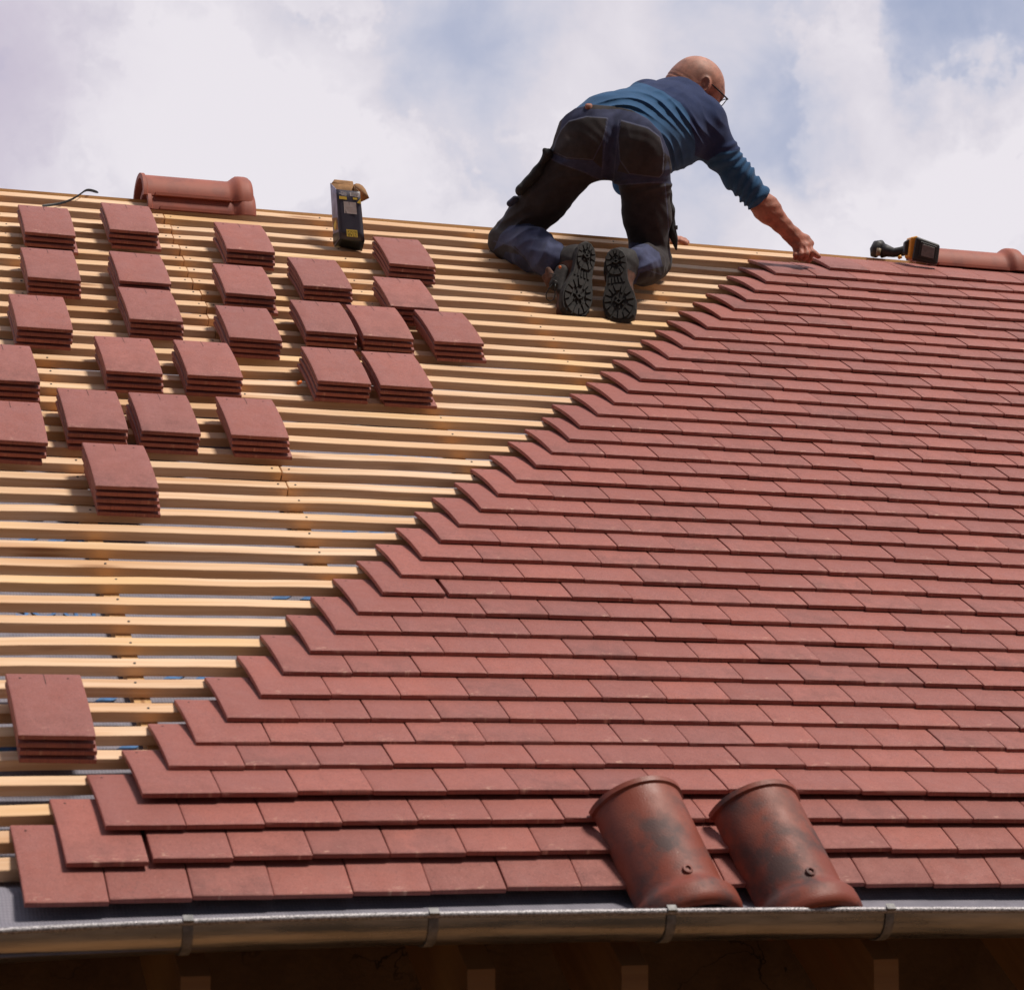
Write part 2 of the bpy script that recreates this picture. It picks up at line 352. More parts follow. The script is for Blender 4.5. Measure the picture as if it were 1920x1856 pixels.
# house: walls, back slope, rafters as parts that stay with the building
house = empty('house', (2.0, 2.0, 0)); tag(house, 'plastered house under the half tiled roof, wall in deep shade below the gutter', 'house')
XL, XR = -3.2, 7.5
eave = rp(8, 0, -.12); ridge = rp(8, 42.0, BT - .04)
mb = MB()
yf = eave[1] + .42; yb = 2 * ridge[1] - yf; zt = eave[2] + .17
mb.box(((XL + XR) / 2, yf + .15, zt / 2), ((XR - XL) / 2, 0, 0), (0, .15, 0), (0, 0, zt / 2))
mb.box(((XL + XR) / 2, yb - .15, zt / 2), ((XR - XL) / 2, 0, 0), (0, .15, 0), (0, 0, zt / 2))
for xx in (XL + .15, XR - .15):
    mb.box((xx, (yf + yb) / 2, zt / 2), (.15, 0, 0), (0, (yb - yf) / 2 - .301, 0), (0, 0, zt / 2))
    mb.add([(xx - .15, yf + .31, zt + .002), (xx - .15, yb - .31, zt + .002), (xx - .15, ridge[1], ridge[2] - .34), (xx + .15, yf + .31, zt + .002), (xx + .15, yb - .31, zt + .002), (xx + .15, ridge[1], ridge[2] - .34)],
           [(0, 1, 2), (3, 5, 4), (0, 3, 4, 1), (1, 4, 5, 2), (2, 5, 3, 0)])
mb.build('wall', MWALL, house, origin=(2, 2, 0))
# back slope (not seen from the garden side)
mb = MB(); vs = []; be = np.array([0, 2 * ridge[1] - eave[1], eave[2]])
mb.add([(XL, ridge[1] + .02, ridge[2] - .03), (XR, ridge[1] + .02, ridge[2] - .03), (XR, be[1], be[2]), (XL, be[1], be[2]),
        (XL, ridge[1] + .02, ridge[2] - .07), (XR, ridge[1] + .02, ridge[2] - .07), (XR, be[1], be[2] - .05), (XL, be[1], be[2] - .05)],
       [(0, 1, 2, 3), (7, 6, 5, 4), (0, 4, 5, 1), (2, 6, 7, 3), (0, 3, 7, 4), (1, 5, 6, 2)])
mb.build('back_roof_slope', MMEM, house, origin=(2, 2, 0))
# rafters with plumb-cut tails
ravx = [-1.95, -1.34, -.76, -.22, .335, .93, 1.27, 1.86, 2.37, 2.94, 3.5, 4.1, 4.7, 5.3, 5.9]
for i, x in enumerate(ravx):
    mb = MB(); x0, x1 = x - .03, x + .03
    y0 = eave[1] - .055; zt0 = eave[2] - .065; dep = .265
    yr = ridge[1]; zr = ridge[2] - .10
    prof_ = [(y0, zt0), (y0, zt0 - dep), (yr, zr - dep), (yr, zr)]
    L_ = math.hypot(yr - y0, zr - zt0)
    mb.add([(xx, yy, zz) for xx in (x0, x1) for yy, zz in prof_], [(0, 1, 2, 3), (7, 6, 5, 4), (0, 4, 5, 1), (1, 5, 6, 2), (3, 2, 6, 7), (0, 3, 7, 4)],
           uv=[(0, 0), (0, .16), (L_, .16), (L_, 0)] * 2)
    mb.build('rafter', MW3, house, origin=(2, 2, 0))

# membrane on the rafters, down into the gutter
mb = MB(); us = np.linspace(-8, 30, 77); prf = []
for v_ in np.linspace(42.3, 1.9, 60): prf.append((v_, -.1105))
prf += [(1.42, -.090), (1.08, -.066), (.7, -.046)]
nu = len(us)
vs = []; uv = []
for u in us:
    col = [rp(u, v_, z + .0015 * math.sin(u * 1.7 + v_ * .8)) for v_, z in prf]
    e0 = rp(u, 0, 0)
    for dy, dz in ((.02, -.034), (-.012, -.042), (-.04, -.051), (-.068, -.064), (-.096, -.080), (-.106, -.094)):
        col.append(e0 + np.array([0, dy, dz]))
    L = 0
    for j, p in enumerate(col):
        if j: L += np.linalg.norm(p - col[j - 1])
        vs.append(p); uv.append((u * TW, -L))
nc = len(prf) + 6
fs = [(i * nc + j, i * nc + j + 1, (i + 1) * nc + j + 1, (i + 1) * nc + j) for i in range(nu - 1) for j in range(nc - 1)]
mb.add(vs, fs, uv=uv)
mem = mb.build('roof_membrane', [MMEM], smooth=True)
tag(mem, 'grey lilac roofing membrane with blue print, under the battens and into the gutter', 'membrane')
so = mem.modifiers.new('thick', 'SOLIDIFY'); so.thickness = .0015; so.offset = -1
# blue print on the membrane (lettering and slanted bars)
def text_mesh(s, size, align='CENTER'):
    cu = bpy.data.curves.new('t', 'FONT'); cu.body = s; cu.size = size; cu.align_x = align; cu.align_y = 'CENTER'; cu.resolution_u = 3
    ob = bpy.data.objects.new('t', cu); COL.objects.link(ob)
    dg = bpy.context.evaluated_depsgraph_get(); me = bpy.data.meshes.new_from_object(ob.evaluated_get(dg))
    bpy.data.objects.remove(ob); bpy.data.curves.remove(cu)
    return me
def text_on(s, size, fn, name, mat, parent, align='CENTER', depth=0):
    """text laid on any surface: fn(x, y) -> world point"""
    me = text_mesh(s, size, align)
    bm = bmesh.new(); bm.from_mesh(me)
    o0 = np.array(parent.location) if parent else np.zeros(3)
    for v_ in bm.verts: v_.co = Vector(fn(v_.co.x, v_.co.y) - o0)
    bm.to_mesh(me); bm.free(); me.materials.clear(); me.materials.append(mat)
    o = bpy.data.objects.new(name, me); COL.objects.link(o)
    if parent: o.parent = parent
    return o
for (u, v_, s_) in ((3.9, 14.6, 'AEROS'), (4.9, 10.9, '0,03EROS'), (1.45, 12.75, 'AEROS'), (8.2, 22.3, 'AEROS'), (2.9, 20.9, 'AEROS'), (6.7, 18.2, 'AEROS')):
    text_on(s_, .085, lambda x, y, u=u, v_=v_: rp(u - x / TW, v_ - y / G, -.1070), 'printed_lettering', MINK, mem)
def bars(u, v_, n, w_=.04, h_=.05, sk=.05):
    mb = MB()
    for i in range(n):
        x = i * w_ * 1.9; c = [(x, 0), (x + w_, 0), (x + w_ + sk, h_), (x + sk, h_)]
        mb.add([rp(u + a / TW, v_ + b / G, -.1070) for a, b in c], [(0, 1, 2, 3)])
    mb.build('printed_stripe', MINK, mem)
for a in ((.9, 16.3, 3), (2.55, 9.45, 2), (1.3, 8.1, 2), (1.55, 6.3, 3), (-.1, 6.2, 2), (1.2, 17.6, 2), (6.0, 17.0, 2), (7.6, 19.6, 2), (7.3, 17.2, 3), (4.6, 13.5, 2), (-.2, 17.3, 2), (8.4, 20.6, 2)):
    bars(*a)

# counter battens
CB = [-4.8, -1.35, 2.12, 5.56, 9.0, 12.45, 15.9, 19.3, 22.8, 26.2]
cbn = 0
for i, u in enumerate(CB):
    mb = MB(); vs = []; uvv = []; w_ = .118
    vlist = np.linspace(1.5, 41.9, 50)
    for j, v_ in enumerate(vlist):
        for du, z in ((-w_, -.0838), (w_, -.0838), (w_, -.110), (-w_, -.110)):
            vs.append(rp(u + du, v_, z)); uvv.append((v_ * G, (du + z * 10) * .3))
    n_ = len(vlist)
    fs = [(j * 4 + a, j * 4 + (a + 1) % 4, (j + 1) * 4 + (a + 1) % 4, (j + 1) * 4 + a) for j in range(n_ - 1) for a in range(4)] + [(3, 2, 1, 0), tuple((n_ - 1) * 4 + a for a in range(4))]
    mb.add(vs, fs, uv=uvv)
    o = mb.build('counter_batten', MW2)
    tag(o, None, 'counter batten', 'counter battens running up the slope')
    o['label'] = {2: 'counter batten up the slope left of the lone five tile stack foot', 3: 'counter batten up the slope along the line of batten butt joints',
                  }.get(i, 'pine counter batten up the slope, %s from the left under the roof battens' % ordi(i + 1))

# battens
def batten(k, u0, u1, label, joint=None):
    vt = bt_top[k]; wb = .385; hb = .0275
    mb = MB(); vs = []; uvv = []
    n_ = max(6, int((u1 - u0) * 3)); uu = np.linspace(u0, u1, n_)
    ph = random.random() * 9
    for u in uu:
        jv = .02 * math.sin(u * .9 + ph) + .012 * math.sin(u * 2.7 + ph * 2); jz = .0007 * math.sin(u * 1.9 + ph)
        c = [(vt + jv + random.uniform(-.006, .006), BT + jz), (vt - wb + jv + random.uniform(-.008, .008), BT + jz), (vt - wb + jv, BT - hb), (vt + jv, BT - hb)]
        for a, (v_, z) in enumerate(c): vs.append(rp(u, v_, z)); uvv.append((u * TW + k * 3.1, (0, .038, .063, .1)[a]))
    fs = [(j * 4 + a, j * 4 + (a + 1) % 4, (j + 1) * 4 + (a + 1) % 4, (j + 1) * 4 + a) for j in range(n_ - 1) for a in range(4)] + [(3, 2, 1, 0), tuple((n_ - 1) * 4 + a for a in range(4))]
    mb.add(vs, fs, uv=uvv)
    o = mb.build('roof_batten', MW, origin=rp((u0 + u1) / 2, vt, BT - hb), bevel=.0015, seg=1)
    tag(o, label, 'batten', 'pine roof battens across the slope')
    return o
nail_me = None
def add_nail(par, u, v_):
    global nail_me
    a = rp(u, v_, BT); ax = rp(u + .01, v_, BT) - a; ax /= np.linalg.norm(ax); az = NR; ay = np.cross(az, ax)
    if nail_me is None:
        r0 = .0031; vs = [(r0 * math.cos(t), r0 * math.sin(t), .0012) for t in np.arange(8) * math.pi / 4] + [(r0 * math.cos(t), r0 * math.sin(t), -.001) for t in np.arange(8) * math.pi / 4]
        nail_me = mesh('nail_head', vs, [tuple(range(8))] + [(i, i + 8, (i + 1) % 8 + 8, (i + 1) % 8) for i in range(8)]); nail_me.materials.append(MNAIL)
    o = bpy.data.objects.new('nail_head', nail_me); COL.objects.link(o); o.parent = par
    o.matrix_local = Matrix.Translation(Vector(a - np.array(par.location))) @ Matrix(((ax[0], ay[0], az[0], 0), (ax[1], ay[1], az[1], 0), (ax[2], ay[2], az[2], 0), (0, 0, 0, 1)))
for k in range(1, 42):
    uj = 5.52 + random.uniform(-.05, .05); w_ = 'top batten at the ridge' if k == 41 else 'roof batten, %s up from the gutter' % ordi(k + 1)
    vis = .5 * (k - 1)               # where tiles begin to cover
    if 29 <= k <= 40:
        bs = [(-7.5, uj - .006, 'pine ' + w_ + ', left of the butt joints'), (uj + .006, 28.5, 'pine ' + w_ + ', right of the butt joints')]
    elif k in (19, 20): bs = [(-7.5, uj - .01, 'pine ' + w_ + ', left of its butt joint'), (uj + .01, 28.5, 'pine ' + w_ + ', right of its butt joint')]
    elif k == 32: bs = []
    else: bs = [(-7.5, 28.5, 'long pine ' + w_)]
    for u0, u1, lb in bs:
        o = batten(k, u0, u1, lb)
        for cu in CB:
            if u0 < cu - .1 and cu + .1 < u1 and cu < max(vis, 3) + 2 and cu > -2:
                if random.random() < .9: add_nail(o, cu + random.uniform(-.09, .09), bt_top[k] - .19 + random.uniform(-.08, .08))
        if abs(u1 - uj) < .05: add_nail(o, u1 - .14, bt_top[k] - .18)
        if abs(u0 - uj) < .05: add_nail(o, u0 + .13, bt_top[k] - .2)
# ridge board behind the top batten
mb = MB(); vs = []; uvv = []
uu = np.linspace(-7.5, 30, 80)
for u in uu:
    b = rp(u, 42.02, BT - .004)
    for a, (dy, dz) in enumerate(((0, 0.006), (0, -.16), (.035, -.16), (.035, .006))): vs.append(b + np.array([0, dy, dz])); uvv.append((u * TW, (0, .05, .08, .13)[a]))
fs = [(j * 4 + a, j * 4 + (a + 1) % 4, (j + 1) * 4 + (a + 1) % 4, (j + 1) * 4 + a) for j in range(len(uu) - 1) for a in range(4)]
mb.add(vs, fs, uv=uvv); tag(mb.build('ridge_board', MW2), 'long pine ridge board standing on edge behind the top batten', 'ridge board')

# ------------------------------------------------------------------ plain tiles
TL_, TT = .262, .0115
def tile_mesh(mark=False, nx=6, seed=0, wd=.1626):
    rs = random.Random(seed)
    ys = [0, .0012, .0035, .007, .03, .07, .11, .15, .19, .225, .25, .258, TL_ - .001, TL_]
    def top(y): return .0072 * (1 - ((y - .12) / .14) ** 2) - .0072 * (1 - (.12 / .14) ** 2)
    xs = [0, .0012, .0035] + [wd * i / nx for i in range(1, nx)] + [wd - .0035, wd - .0012, wd]
    warp = rs.uniform(-.0008, .0008); vs = []; uvs = []
    X, Y = len(xs), len(ys)
    for s in (0, 1):
        for y in ys:
            for x in xs:
                ex = min(x, wd - x); ey = min(y, TL_ - y)
                rr = 0
                if ex < .0035: rr += .0013 * (1 - ex / .0035) ** 2
                if ey < .0035: rr += .0011 * (1 - ey / .0035) ** 2
                jag = rs.uniform(-.0003, .0003) if (s == 0 and ey < .008) else 0
                z = top(y) + warp * (x / wd - .5) * 2 * (y / TL_ - .5)
                z = z - rr + jag if s == 0 else z - TT + rr * .35
                vs.append((x, y + (rs.uniform(-.0003, .0003) if y == 0 else 0), z)); uvs.append((x, y))
    fs = []; mi = []
    for j in range(Y - 1):
        for i in range(X - 1):
            a = j * X + i; fs.append((a, a + 1, a + 1 + X, a + X)); b = a + X * Y; fs.append((b, b + X, b + 1 + X, b + 1))
    T0 = X * Y
    for i in range(X - 1):
        fs.append((i, i + T0, i + 1 + T0, i + 1)); a = (Y - 1) * X + i; fs.append((a, a + 1, a + 1 + T0, a + T0))
    for j in range(Y - 1):
        a = j * X; fs.append((a, a + X, a + X + T0, a + T0)); a = j * X + X - 1; fs.append((a, a + T0, a + X + T0, a + X))
    sm = [True] * len(fs); mi = [0] * len(fs)
    # hanging nibs under the head
    for x0 in (.02, wd - .05):
        b = len(vs); z1 = top(.25) - TT + .001; 
        for dx in (0, .03):
            for (dy, dz) in ((.235, 0), (.25, 0), (.25, -.007), (.239, -.007)): vs.append((x0 + dx, dy, z1 + dz)); uvs.append((x0 + dx, dy))
        fs += [(b, b + 1, b + 2, b + 3), (b + 7, b + 6, b + 5, b + 4), (b, b + 3, b + 7, b + 4), (b + 1, b + 5, b + 6, b + 2), (b + 3, b + 2, b + 6, b + 7)]; mi += [0] * 5
    # two nail holes and the scored centre line
    for x0 in (.028, wd - .03):
        b = len(vs)
        for t in np.arange(8) * math.pi / 4:
            y = .238 + .0027 * math.sin(t); vs.append((x0 + .0027 * math.cos(t), y, top(y) + .0004)); uvs.append((x0, y))
        fs.append(tuple(range(b, b + 8))); mi.append(1)
    if mark:
        b = len(vs); yy = [.208, .225, .243, .2605]
        for y in yy:
            for dx in (-.0006, .0006): vs.append((wd / 2 + dx, y, top(y) + .0005 - (.0011 * (1 - min(TL_ - y, .0035) / .0035) ** 2))); uvs.append((wd / 2, y))
        for i in range(3): fs.append((b + 2 * i, b + 2 * i + 1, b + 2 * i + 3, b + 2 * i + 2)); mi.append(1)
    me = bpy.data.meshes.new('roof_tile'); me.from_pydata(vs, [], fs)
    l = me.uv_layers.new(name='UVMap'); idx = np.empty(len(me.loops), int); me.loops.foreach_get('vertex_index', idx); l.data.foreach_set('uv', np.array(uvs)[idx].ravel())
    me.polygons.foreach_set('material_index', mi); me.polygons.foreach_set('use_smooth', [True] * len(fs))
    me.materials.append(MT); me.materials.append(MHOLE)
    try: me.set_sharp_from_angle(angle=R(50))
    except Exception: pass
    me.update(); return me
TM = [tile_mesh(False, 5, i) for i in range(4)]
TMM = [tile_mesh(True, 5, 20 + i) for i in range(3)]
def place(me, name, p0, p1, ex=EX, yaw=0., lift=0.):
    y = p1 - p0; y /= np.linalg.norm(y); x = ex - y * (ex @ y); x /= np.linalg.norm(x); z = np.cross(x, y)
    c, s = math.cos(yaw), math.sin(yaw); x2 = c * x + s * y; y2 = -s * x + c * y
    o = bpy.data.objects.new(name, me); COL.objects.link(o); p = p0 + z * lift
    o.matrix_world = Matrix(((x2[0], y2[0], z[0], p[0]), (x2[1], y2[1], z[1], p[1]), (x2[2], y2[2], z[2], p[2]), (0, 0, 0, 1)))
    return o
DU = [-.06, -.01, .04, .08, .02, -.02, .01, .11, .05, .07, .08, .05, .08, .01, -.01, -.05, -.09, -.04, -.08, -.07, -.03, -.05, -.04, -.17, -.12, -.09, -.11, -.16, -.14, -.15,
      -.1, -.14, -.14, -.09, -.05, -.03, -.1, -.09, -.12, 0.]
rest = []; n_ind = 0; n_rest = 0
LIM_ROW = 24
for r in range(40):
    us0 = (.5 * r if r < 39 else 20.5) + DU[r] * .8
    umax = 13.5 + (26.3 - 13.5) * (r / 39.) ** 1.02 + .3
    off = 0.; i = 0; u = us0
    while u < 27.5:
        gap = random.choice([0, 0, 0, .004, .008, .012])
        if r == 1 and i == 1 or r == 12 and i == 1: off += .045
        lift = random.uniform(-.0012, .0014); dv = random.uniform(-.018, .018)
        p0 = rp(u + off, r + dv, 0); p1 = rp(u + off, r + dv + 2.64, -.0470)
        exl = rp(u + off + 1, r + dv, 0) - p0
        inview = u < umax
        me = TM[(i * 7 + r * 3) % 4]
        yaw = random.gauss(0, .0035)
        if inview and r < LIM_ROW:
            o = place(me, 'flat_clay_tile', p0, p1, exl / np.linalg.norm(exl), yaw, lift); n_ind += 1
            if i == 0: lb = 'laid red clay tile ending the stepped edge, %s course above the gutter' % ordi(r + 1)
            else: lb = 'laid red clay tile, %s from the stepped edge, %s course above the gutter' % (ordi(i + 1), ordi(r + 1))
            tag(o, lb, 'roof tile', 'clay tiles laid in courses on the roof')
        else:
            o = place(me, 'tmp', p0, p1, exl / np.linalg.norm(exl), yaw, lift); rest.append(o); n_rest += 1
        u += 1 + gap * .35; i += 1
# the farthest (smallest) courses and the run past the picture edge as one mass
bm = bmesh.new()
for o in rest:
    m = o.data.copy(); m.transform(o.matrix_world); bm.from_mesh(m); bpy.data.objects.remove(o); bpy.data.meshes.remove(m)
me = bpy.data.meshes.new('upper_tile_courses'); bm.to_mesh(me); bm.free(); me.materials.append(MT); me.materials.append(MHOLE)
o = bpy.data.objects.new('upper_tile_courses', me); COL.objects.link(o)
tag(o, 'many small red clay tiles laid in the upper courses below the ridge', 'roof tiles', None, 'stuff')
print('tiles individual', n_ind, 'rest', n_rest)

# ------------------------------------------------------------------ stacks of loose tiles on the battens
ST = [(2.29, 35.59, 4, 'leftmost stack just below the ridge'), (4.02, 36.46, 4, 'stack directly under the nested ridge tiles'), (6.27, 35.39, 4, 'uppermost middle stack right of the ridge tiles'),
      (2.08, 31.55, 4, 'second stack down at the left edge'), (3.81, 31.78, 4, 'second stack under the nested ridge tiles'), (5.8, 31.33, 4, 'second stack down in the middle column'),
      (1.62, 27.44, 4, 'third stack down at the left edge'), (3.72, 28.62, 4, 'third stack under the nested ridge tiles'), (5.46, 27.62, 4, 'third stack down in the middle column'),
      (2.95, 24.5, 4, 'fourth stack under the nested ridge tiles'), (4.38, 24.55, 4, 'stack above the middle of the row of three'), (7.47, 32.46, 4, 'stack just below the dark screw box'),
      (9.61, 35.15, 4, 'uppermost stack right of the screw box'), (9.05, 31.18, 4, 'second stack down right of the screw box'), (7.02, 28.53, 4, 'left stack of the trio nearest the man'),
      (8.11, 28.44, 4, 'middle stack of the trio nearest the man'), (9.5, 28.37, 4, 'right stack of the trio nearest the man'), (6.73, 24.64, 4, 'left stack of the pair under the trio'),
      (7.88, 24.58, 4, 'right stack of the pair under the trio'), (1.99, 20.48, 4, 'left stack of the low row of three'), (3.2, 20.45, 4, 'middle stack of the low row of three'),
      (4.7, 20.48, 4, 'right stack of the low row of three'), (2.11, 16.6, 5, 'lone five-tile stack'), (.17, 4.65, 4, 'lone lower left stack by the stepped edge'),
      (.76, 23.41, 4, 'half cropped left edge stack, fourth down'), (.61, 19.41, 4, 'half cropped left edge stack, fifth down')]
n_st = 0
for u, v_, n, desc in ST:
    v_ += .3 * ((u - 8) / 8) ** 2 * (1 - v_ / 40)
    pitch = .0172; zt_ = BT + TT + .009 + (n - 1) * pitch
    z_ref = -.030 + n * .014; v_ += (z_ref - zt_) * (1.53 + .042 * v_) / G
    yaw0 = random.gauss(-.012, .008); cu, cv = 0., 0.
    for j in range(n):           # j = 0 is the top tile
        z = zt_ - j * pitch + (.0 if j else 0.)
        p0 = rp(u + cu, v_ - cv, z); p1 = rp(u + cu, v_ - cv + 2.64, z)
        o = place(TMM[(j + n_st) % 3], 'stacked_clay_tile', p0, p1, EX, yaw0 + random.gauss(0, .0035)); n_st += 1
        wd = 'top' if j == 0 else 'bottom' if j == n - 1 else ['', 'second', 'third', 'fourth'][j]
        tag(o, 'loose red tile, %s one of the %s' % (wd, desc), 'stacked tile', 'loose clay tiles stacked on the battens')
        cu += random.gauss(.004, .014); cv += random.uniform(.01, .05)
        if j == n - 2 and random.random() < .4: cu += random.choice([-.04, .05, .07]); cv += .02
print('stacked', n_st)
# ------------------------------------------------------------------ gutter
def gz(x):
    d = x - .8
    if d < 0: d = max(d, -1.6); return -.514 - .022 * d * d
    d = min(d, 2.2); return -.514 - .0065 * d * d
GY, GRr = -.738, .062
gut = empty('gutter', (1.0, GY, Z0 - .52)); tag(gut, 'long half round galvanised gutter hanging along the eaves', 'gutter')
gl = np.array(gut.location)
xs_ = np.linspace(-3.0, 7.2, 90)
mb = MB(); vs = []; sec = [(math.cos(t), math.sin(t)) for t in np.linspace(math.pi, 1.93 * math.pi, 25)]
for x in xs_:
    c = np.array([x, GY, gz(x) - .006 + Z0])
    for a, b in sec: vs.append(c + np.array([0, a * GRr, b * GRr]))
    vs.append(c + np.array([0, GRr + .006, -.012]))
ns = len(sec) + 1
mb.add(vs, [(i * ns + j, (i + 1) * ns + j, (i + 1) * ns + j + 1, i * ns + j + 1) for i in range(len(xs_) - 1) for j in range(ns - 1)])
o = mb.build('trough', MZ, gut, True, origin=gl); m_ = o.modifiers.new('t', 'SOLIDIFY'); m_.thickness = .0014; m_.offset = 0
mb = MB(); mb.tube([np.array([x, GY - GRr - .003, gz(x) - .0055 + Z0]) for x in xs_], .0068, 12)
mb.build('rolled_bead', MZB, gut, True, origin=gl)
for bx in (-1.73, -1.23, -.73, -.22, .283, .775, 1.285, 1.785, 2.29, 2.79, 3.29, 3.8, 4.3, 4.8, 5.3, 5.8):
    mb = MB(); z0 = gz(bx) - .006 + Z0; vs = []; rr = GRr + .0022
    path = [(-GRr - .004, .012), (-GRr - .0125, .004)] + [(math.cos(t) * rr, math.sin(t) * rr) for t in np.linspace(math.pi * 1.03, 2 * math.pi, 22)] + [(GRr + .002, -.01)]
    for j, (a, b) in enumerate(path):
        tx = .0
        for dx, th in ((-.010, 0), (.010, 0), (.010, 1), (-.010, 1)):
            if j == 0: off = (0, .002 * th)
            elif j == 1: off = (-.002 * th, 0)
            else: l_ = math.hypot(a, b); off = (a / l_ * .0025 * th, b / l_ * .0025 * th)
            vs.append((bx + dx + .004 * math.sin(j * .15), GY + a + off[0], z0 + b + off[1]))
    n_ = len(path)
    fs = [(j * 4 + a, j * 4 + (a + 1) % 4, (j + 1) * 4 + (a + 1) % 4, (j + 1) * 4 + a) for j in range(n_ - 1) for a in range(4)] + [(3, 2, 1, 0), tuple((n_ - 1) * 4 + a for a in range(4))]
    mb.add(vs, fs); mb.build('bracket', MZK, gut, False, origin=gl)

# ------------------------------------------------------------------ ridge tiles
def ridge_tile(name, o_, ax, up, L, rad, mat, label, group, collar=True, nib=False, hgt=1.0, flange=.0):
    """half-round ridge tile; o_ = middle of the base at the plain end, ax = along the tile to the collar end, up = crown"""
    ax = ax / np.linalg.norm(ax); up = up - ax * (up @ ax); up /= np.linalg.norm(up); sd = np.cross(ax, up)
    th = .013; st = [0, .004, .012, .016, .03]; st += list(np.linspace(.06, L - .085, 8))
    st += [L - .075, L - .066, L - .058, L - .05, L - .04, L - .03, L - .02, L - .01, L]
    def ro(s):
        r_ = rad
        if s < .013: r_ += .0062
        if s > L - .08:
            t = min((s - (L - .08)) / .035, 1.); r_ += (.018 if nib else .022) * (t * t * (3 - 2 * t))
            if s > L - .018: r_ -= .010 * ((s - (L - .018)) / .018) ** 2
        return r_
    na = 30; vs = []; fs = []
    ang = np.linspace(0, math.pi, na)
    for s in st:
        for a in ang:
            r_ = ro(s); vs.append(o_ + ax * s + sd * math.cos(a) * r_ + up * math.sin(a) * r_ * hgt)
    NO = len(vs)
    for s in st:
        for a in ang:
            r_ = ro(s) - th - (.006 if s < .016 else 0); vs.append(o_ + ax * s + sd * math.cos(a) * r_ + up * math.sin(a) * r_ * hgt)
    for i in range(len(st) - 1):
        for j in range(na - 1):
            a = i * na + j; fs.append((a, a + na, a + na + 1, a + 1)); b = a + NO; fs.append((b, b + 1, b + na + 1, b + na))
        for j in (0, na - 1):
            a = i * na + j; fs.append((a, a + NO, a + NO + na, a + na) if j == 0 else (a, a + na, a + NO + na, a + NO))
    for i in (0, len(st) - 1):
        for j in range(na - 1):
            a = i * na + j; fs.append((a, a + 1, a + 1 + NO, a + NO) if i == 0 else (a, a + NO, a + 1 + NO, a + 1))
    mb = MB(); mb.add([q - o_ for q in vs], fs)
    if flange:
        for sg in (-1, 1):
            c = sd * sg * (rad + flange / 2 - .002) + ax * (L / 2 - .02) + up * .004
            mb.box(c, ax * (L / 2 - .06), sd * (flange / 2 + .004), up * .005)
    if nib:
        c0 = ax * (L * .735) + up * (rad * hgt) - up * .001 + sd * nib
        ring = []
        for i in range(16):
            t = i * math.pi / 8
            for r_, z in ((.0115, 0), (.0110, .005), (.0062, .0058), (.0058, .001)):
                ring.append(c0 + r_ * (math.cos(t) * ax + math.sin(t) * sd) + up * z)
        mb.add(ring, [(i * 4 + j, i * 4 + j + 1, ((i + 1) % 16) * 4 + j + 1, ((i + 1) % 16) * 4 + j) for i in range(16) for j in range(3)])
        mb.add([c0 + (.006) * (math.cos(t) * ax + math.sin(t) * sd) + up * .0016 for t in np.arange(10) * math.pi / 5], [tuple(range(10))], 1)
    o = mb.build(name, [mat, MHOLE], smooth=True); o.location = o_
    try: o.data.set_sharp_from_angle(angle=R(55))
    except Exception: pass
    return tag(o, label, 'ridge tile', group)
# two lying on the slope above the gutter
for k, (u0, v0, u1, v1, lb) in enumerate(((8.04, 2.25, 8.28, 0, 'half round ridge tile lying on the roof above the gutter, left of two'),
                                          (9.72, 2.15, 9.95, 0, 'half round ridge tile lying on the roof above the gutter, right of two'))):
    a = rp(u0, v0, .004); b = rp(u1, 0, 0) + np.array([0, -.060, -.088])
    ridge_tile('ridge_tile', a, b - a, NR, .340, .105, MRID, lb, 'ridge tiles lying above the gutter', nib=.012 if k == 0 else .010, hgt=.98)
# nested pair on the ridge
GRP = 'ridge tiles lying on the ridge'
zr = np.array([0, 0, 1.])
p = rp(5.02, 41.98, -.02)
ridge_tile('ridge_tile', p + np.array([.035, .03, -.075]), EX, zr, .380, .088, MRID2, 'lower of two nested ridge tiles on the bare ridge, collar to the right', GRP, hgt=1.0, flange=.012)
ridge_tile('ridge_tile', p + np.array([.02, .05, -.024]), EX, zr + .02 * EX, .388, .096, MRID2, 'upper of two nested ridge tiles on the bare ridge, open end left', GRP, hgt=.95, flange=.012)
ridge_tile('ridge_tile', rp(23.62, 41.9, .0) + np.array([0, .03, -.070]), EX, zr, .43, .086, MRID2, 'ridge tile on the finished right end of the ridge beside the drill', GRP, hgt=1.0, flange=.012)
ridge_tile('ridge_tile', rp(26.0, 41.9, .0) + np.array([0, .03, -.070]), EX, zr, .43, .086, MRID2, 'ridge tile at the right picture edge, its end under a collar', GRP, hgt=1.0, flange=.012)

# ------------------------------------------------------------------ packaging strap
MSTR = plain('black_strapping', (.02, .02, .022), .45)
pts = [(2.95, 40.32, -.046), (3.12, 40.4, -.045), (3.35, 40.6, -.044), (3.65, 41.1, -.042), (3.88, 41.7, -.038), (3.98, 42.0, -.034), (4.12, 42.15, -.038), (4.3, 42.25, -.05)]
mb = MB(); vs = []
for i, (u, v_, z) in enumerate(pts):
    a = rp(u, v_, z); w_ = np.array([.25, .25, .85]) * .0068
    vs += [a - w_, a + w_]
mb.add(vs, [(2 * i, 2 * i + 2, 2 * i + 3, 2 * i + 1) for i in range(len(pts) - 1)])
o = mb.build('packing_strap', MSTR, smooth=True); m_ = o.modifiers.new('t', 'SOLIDIFY'); m_.thickness = .0012
m_ = o.modifiers.new('s', 'SUBSURF'); m_.levels = m_.render_levels = 2
tag(o, 'black plastic packing strap curling over the ridge at the left', 'strap')

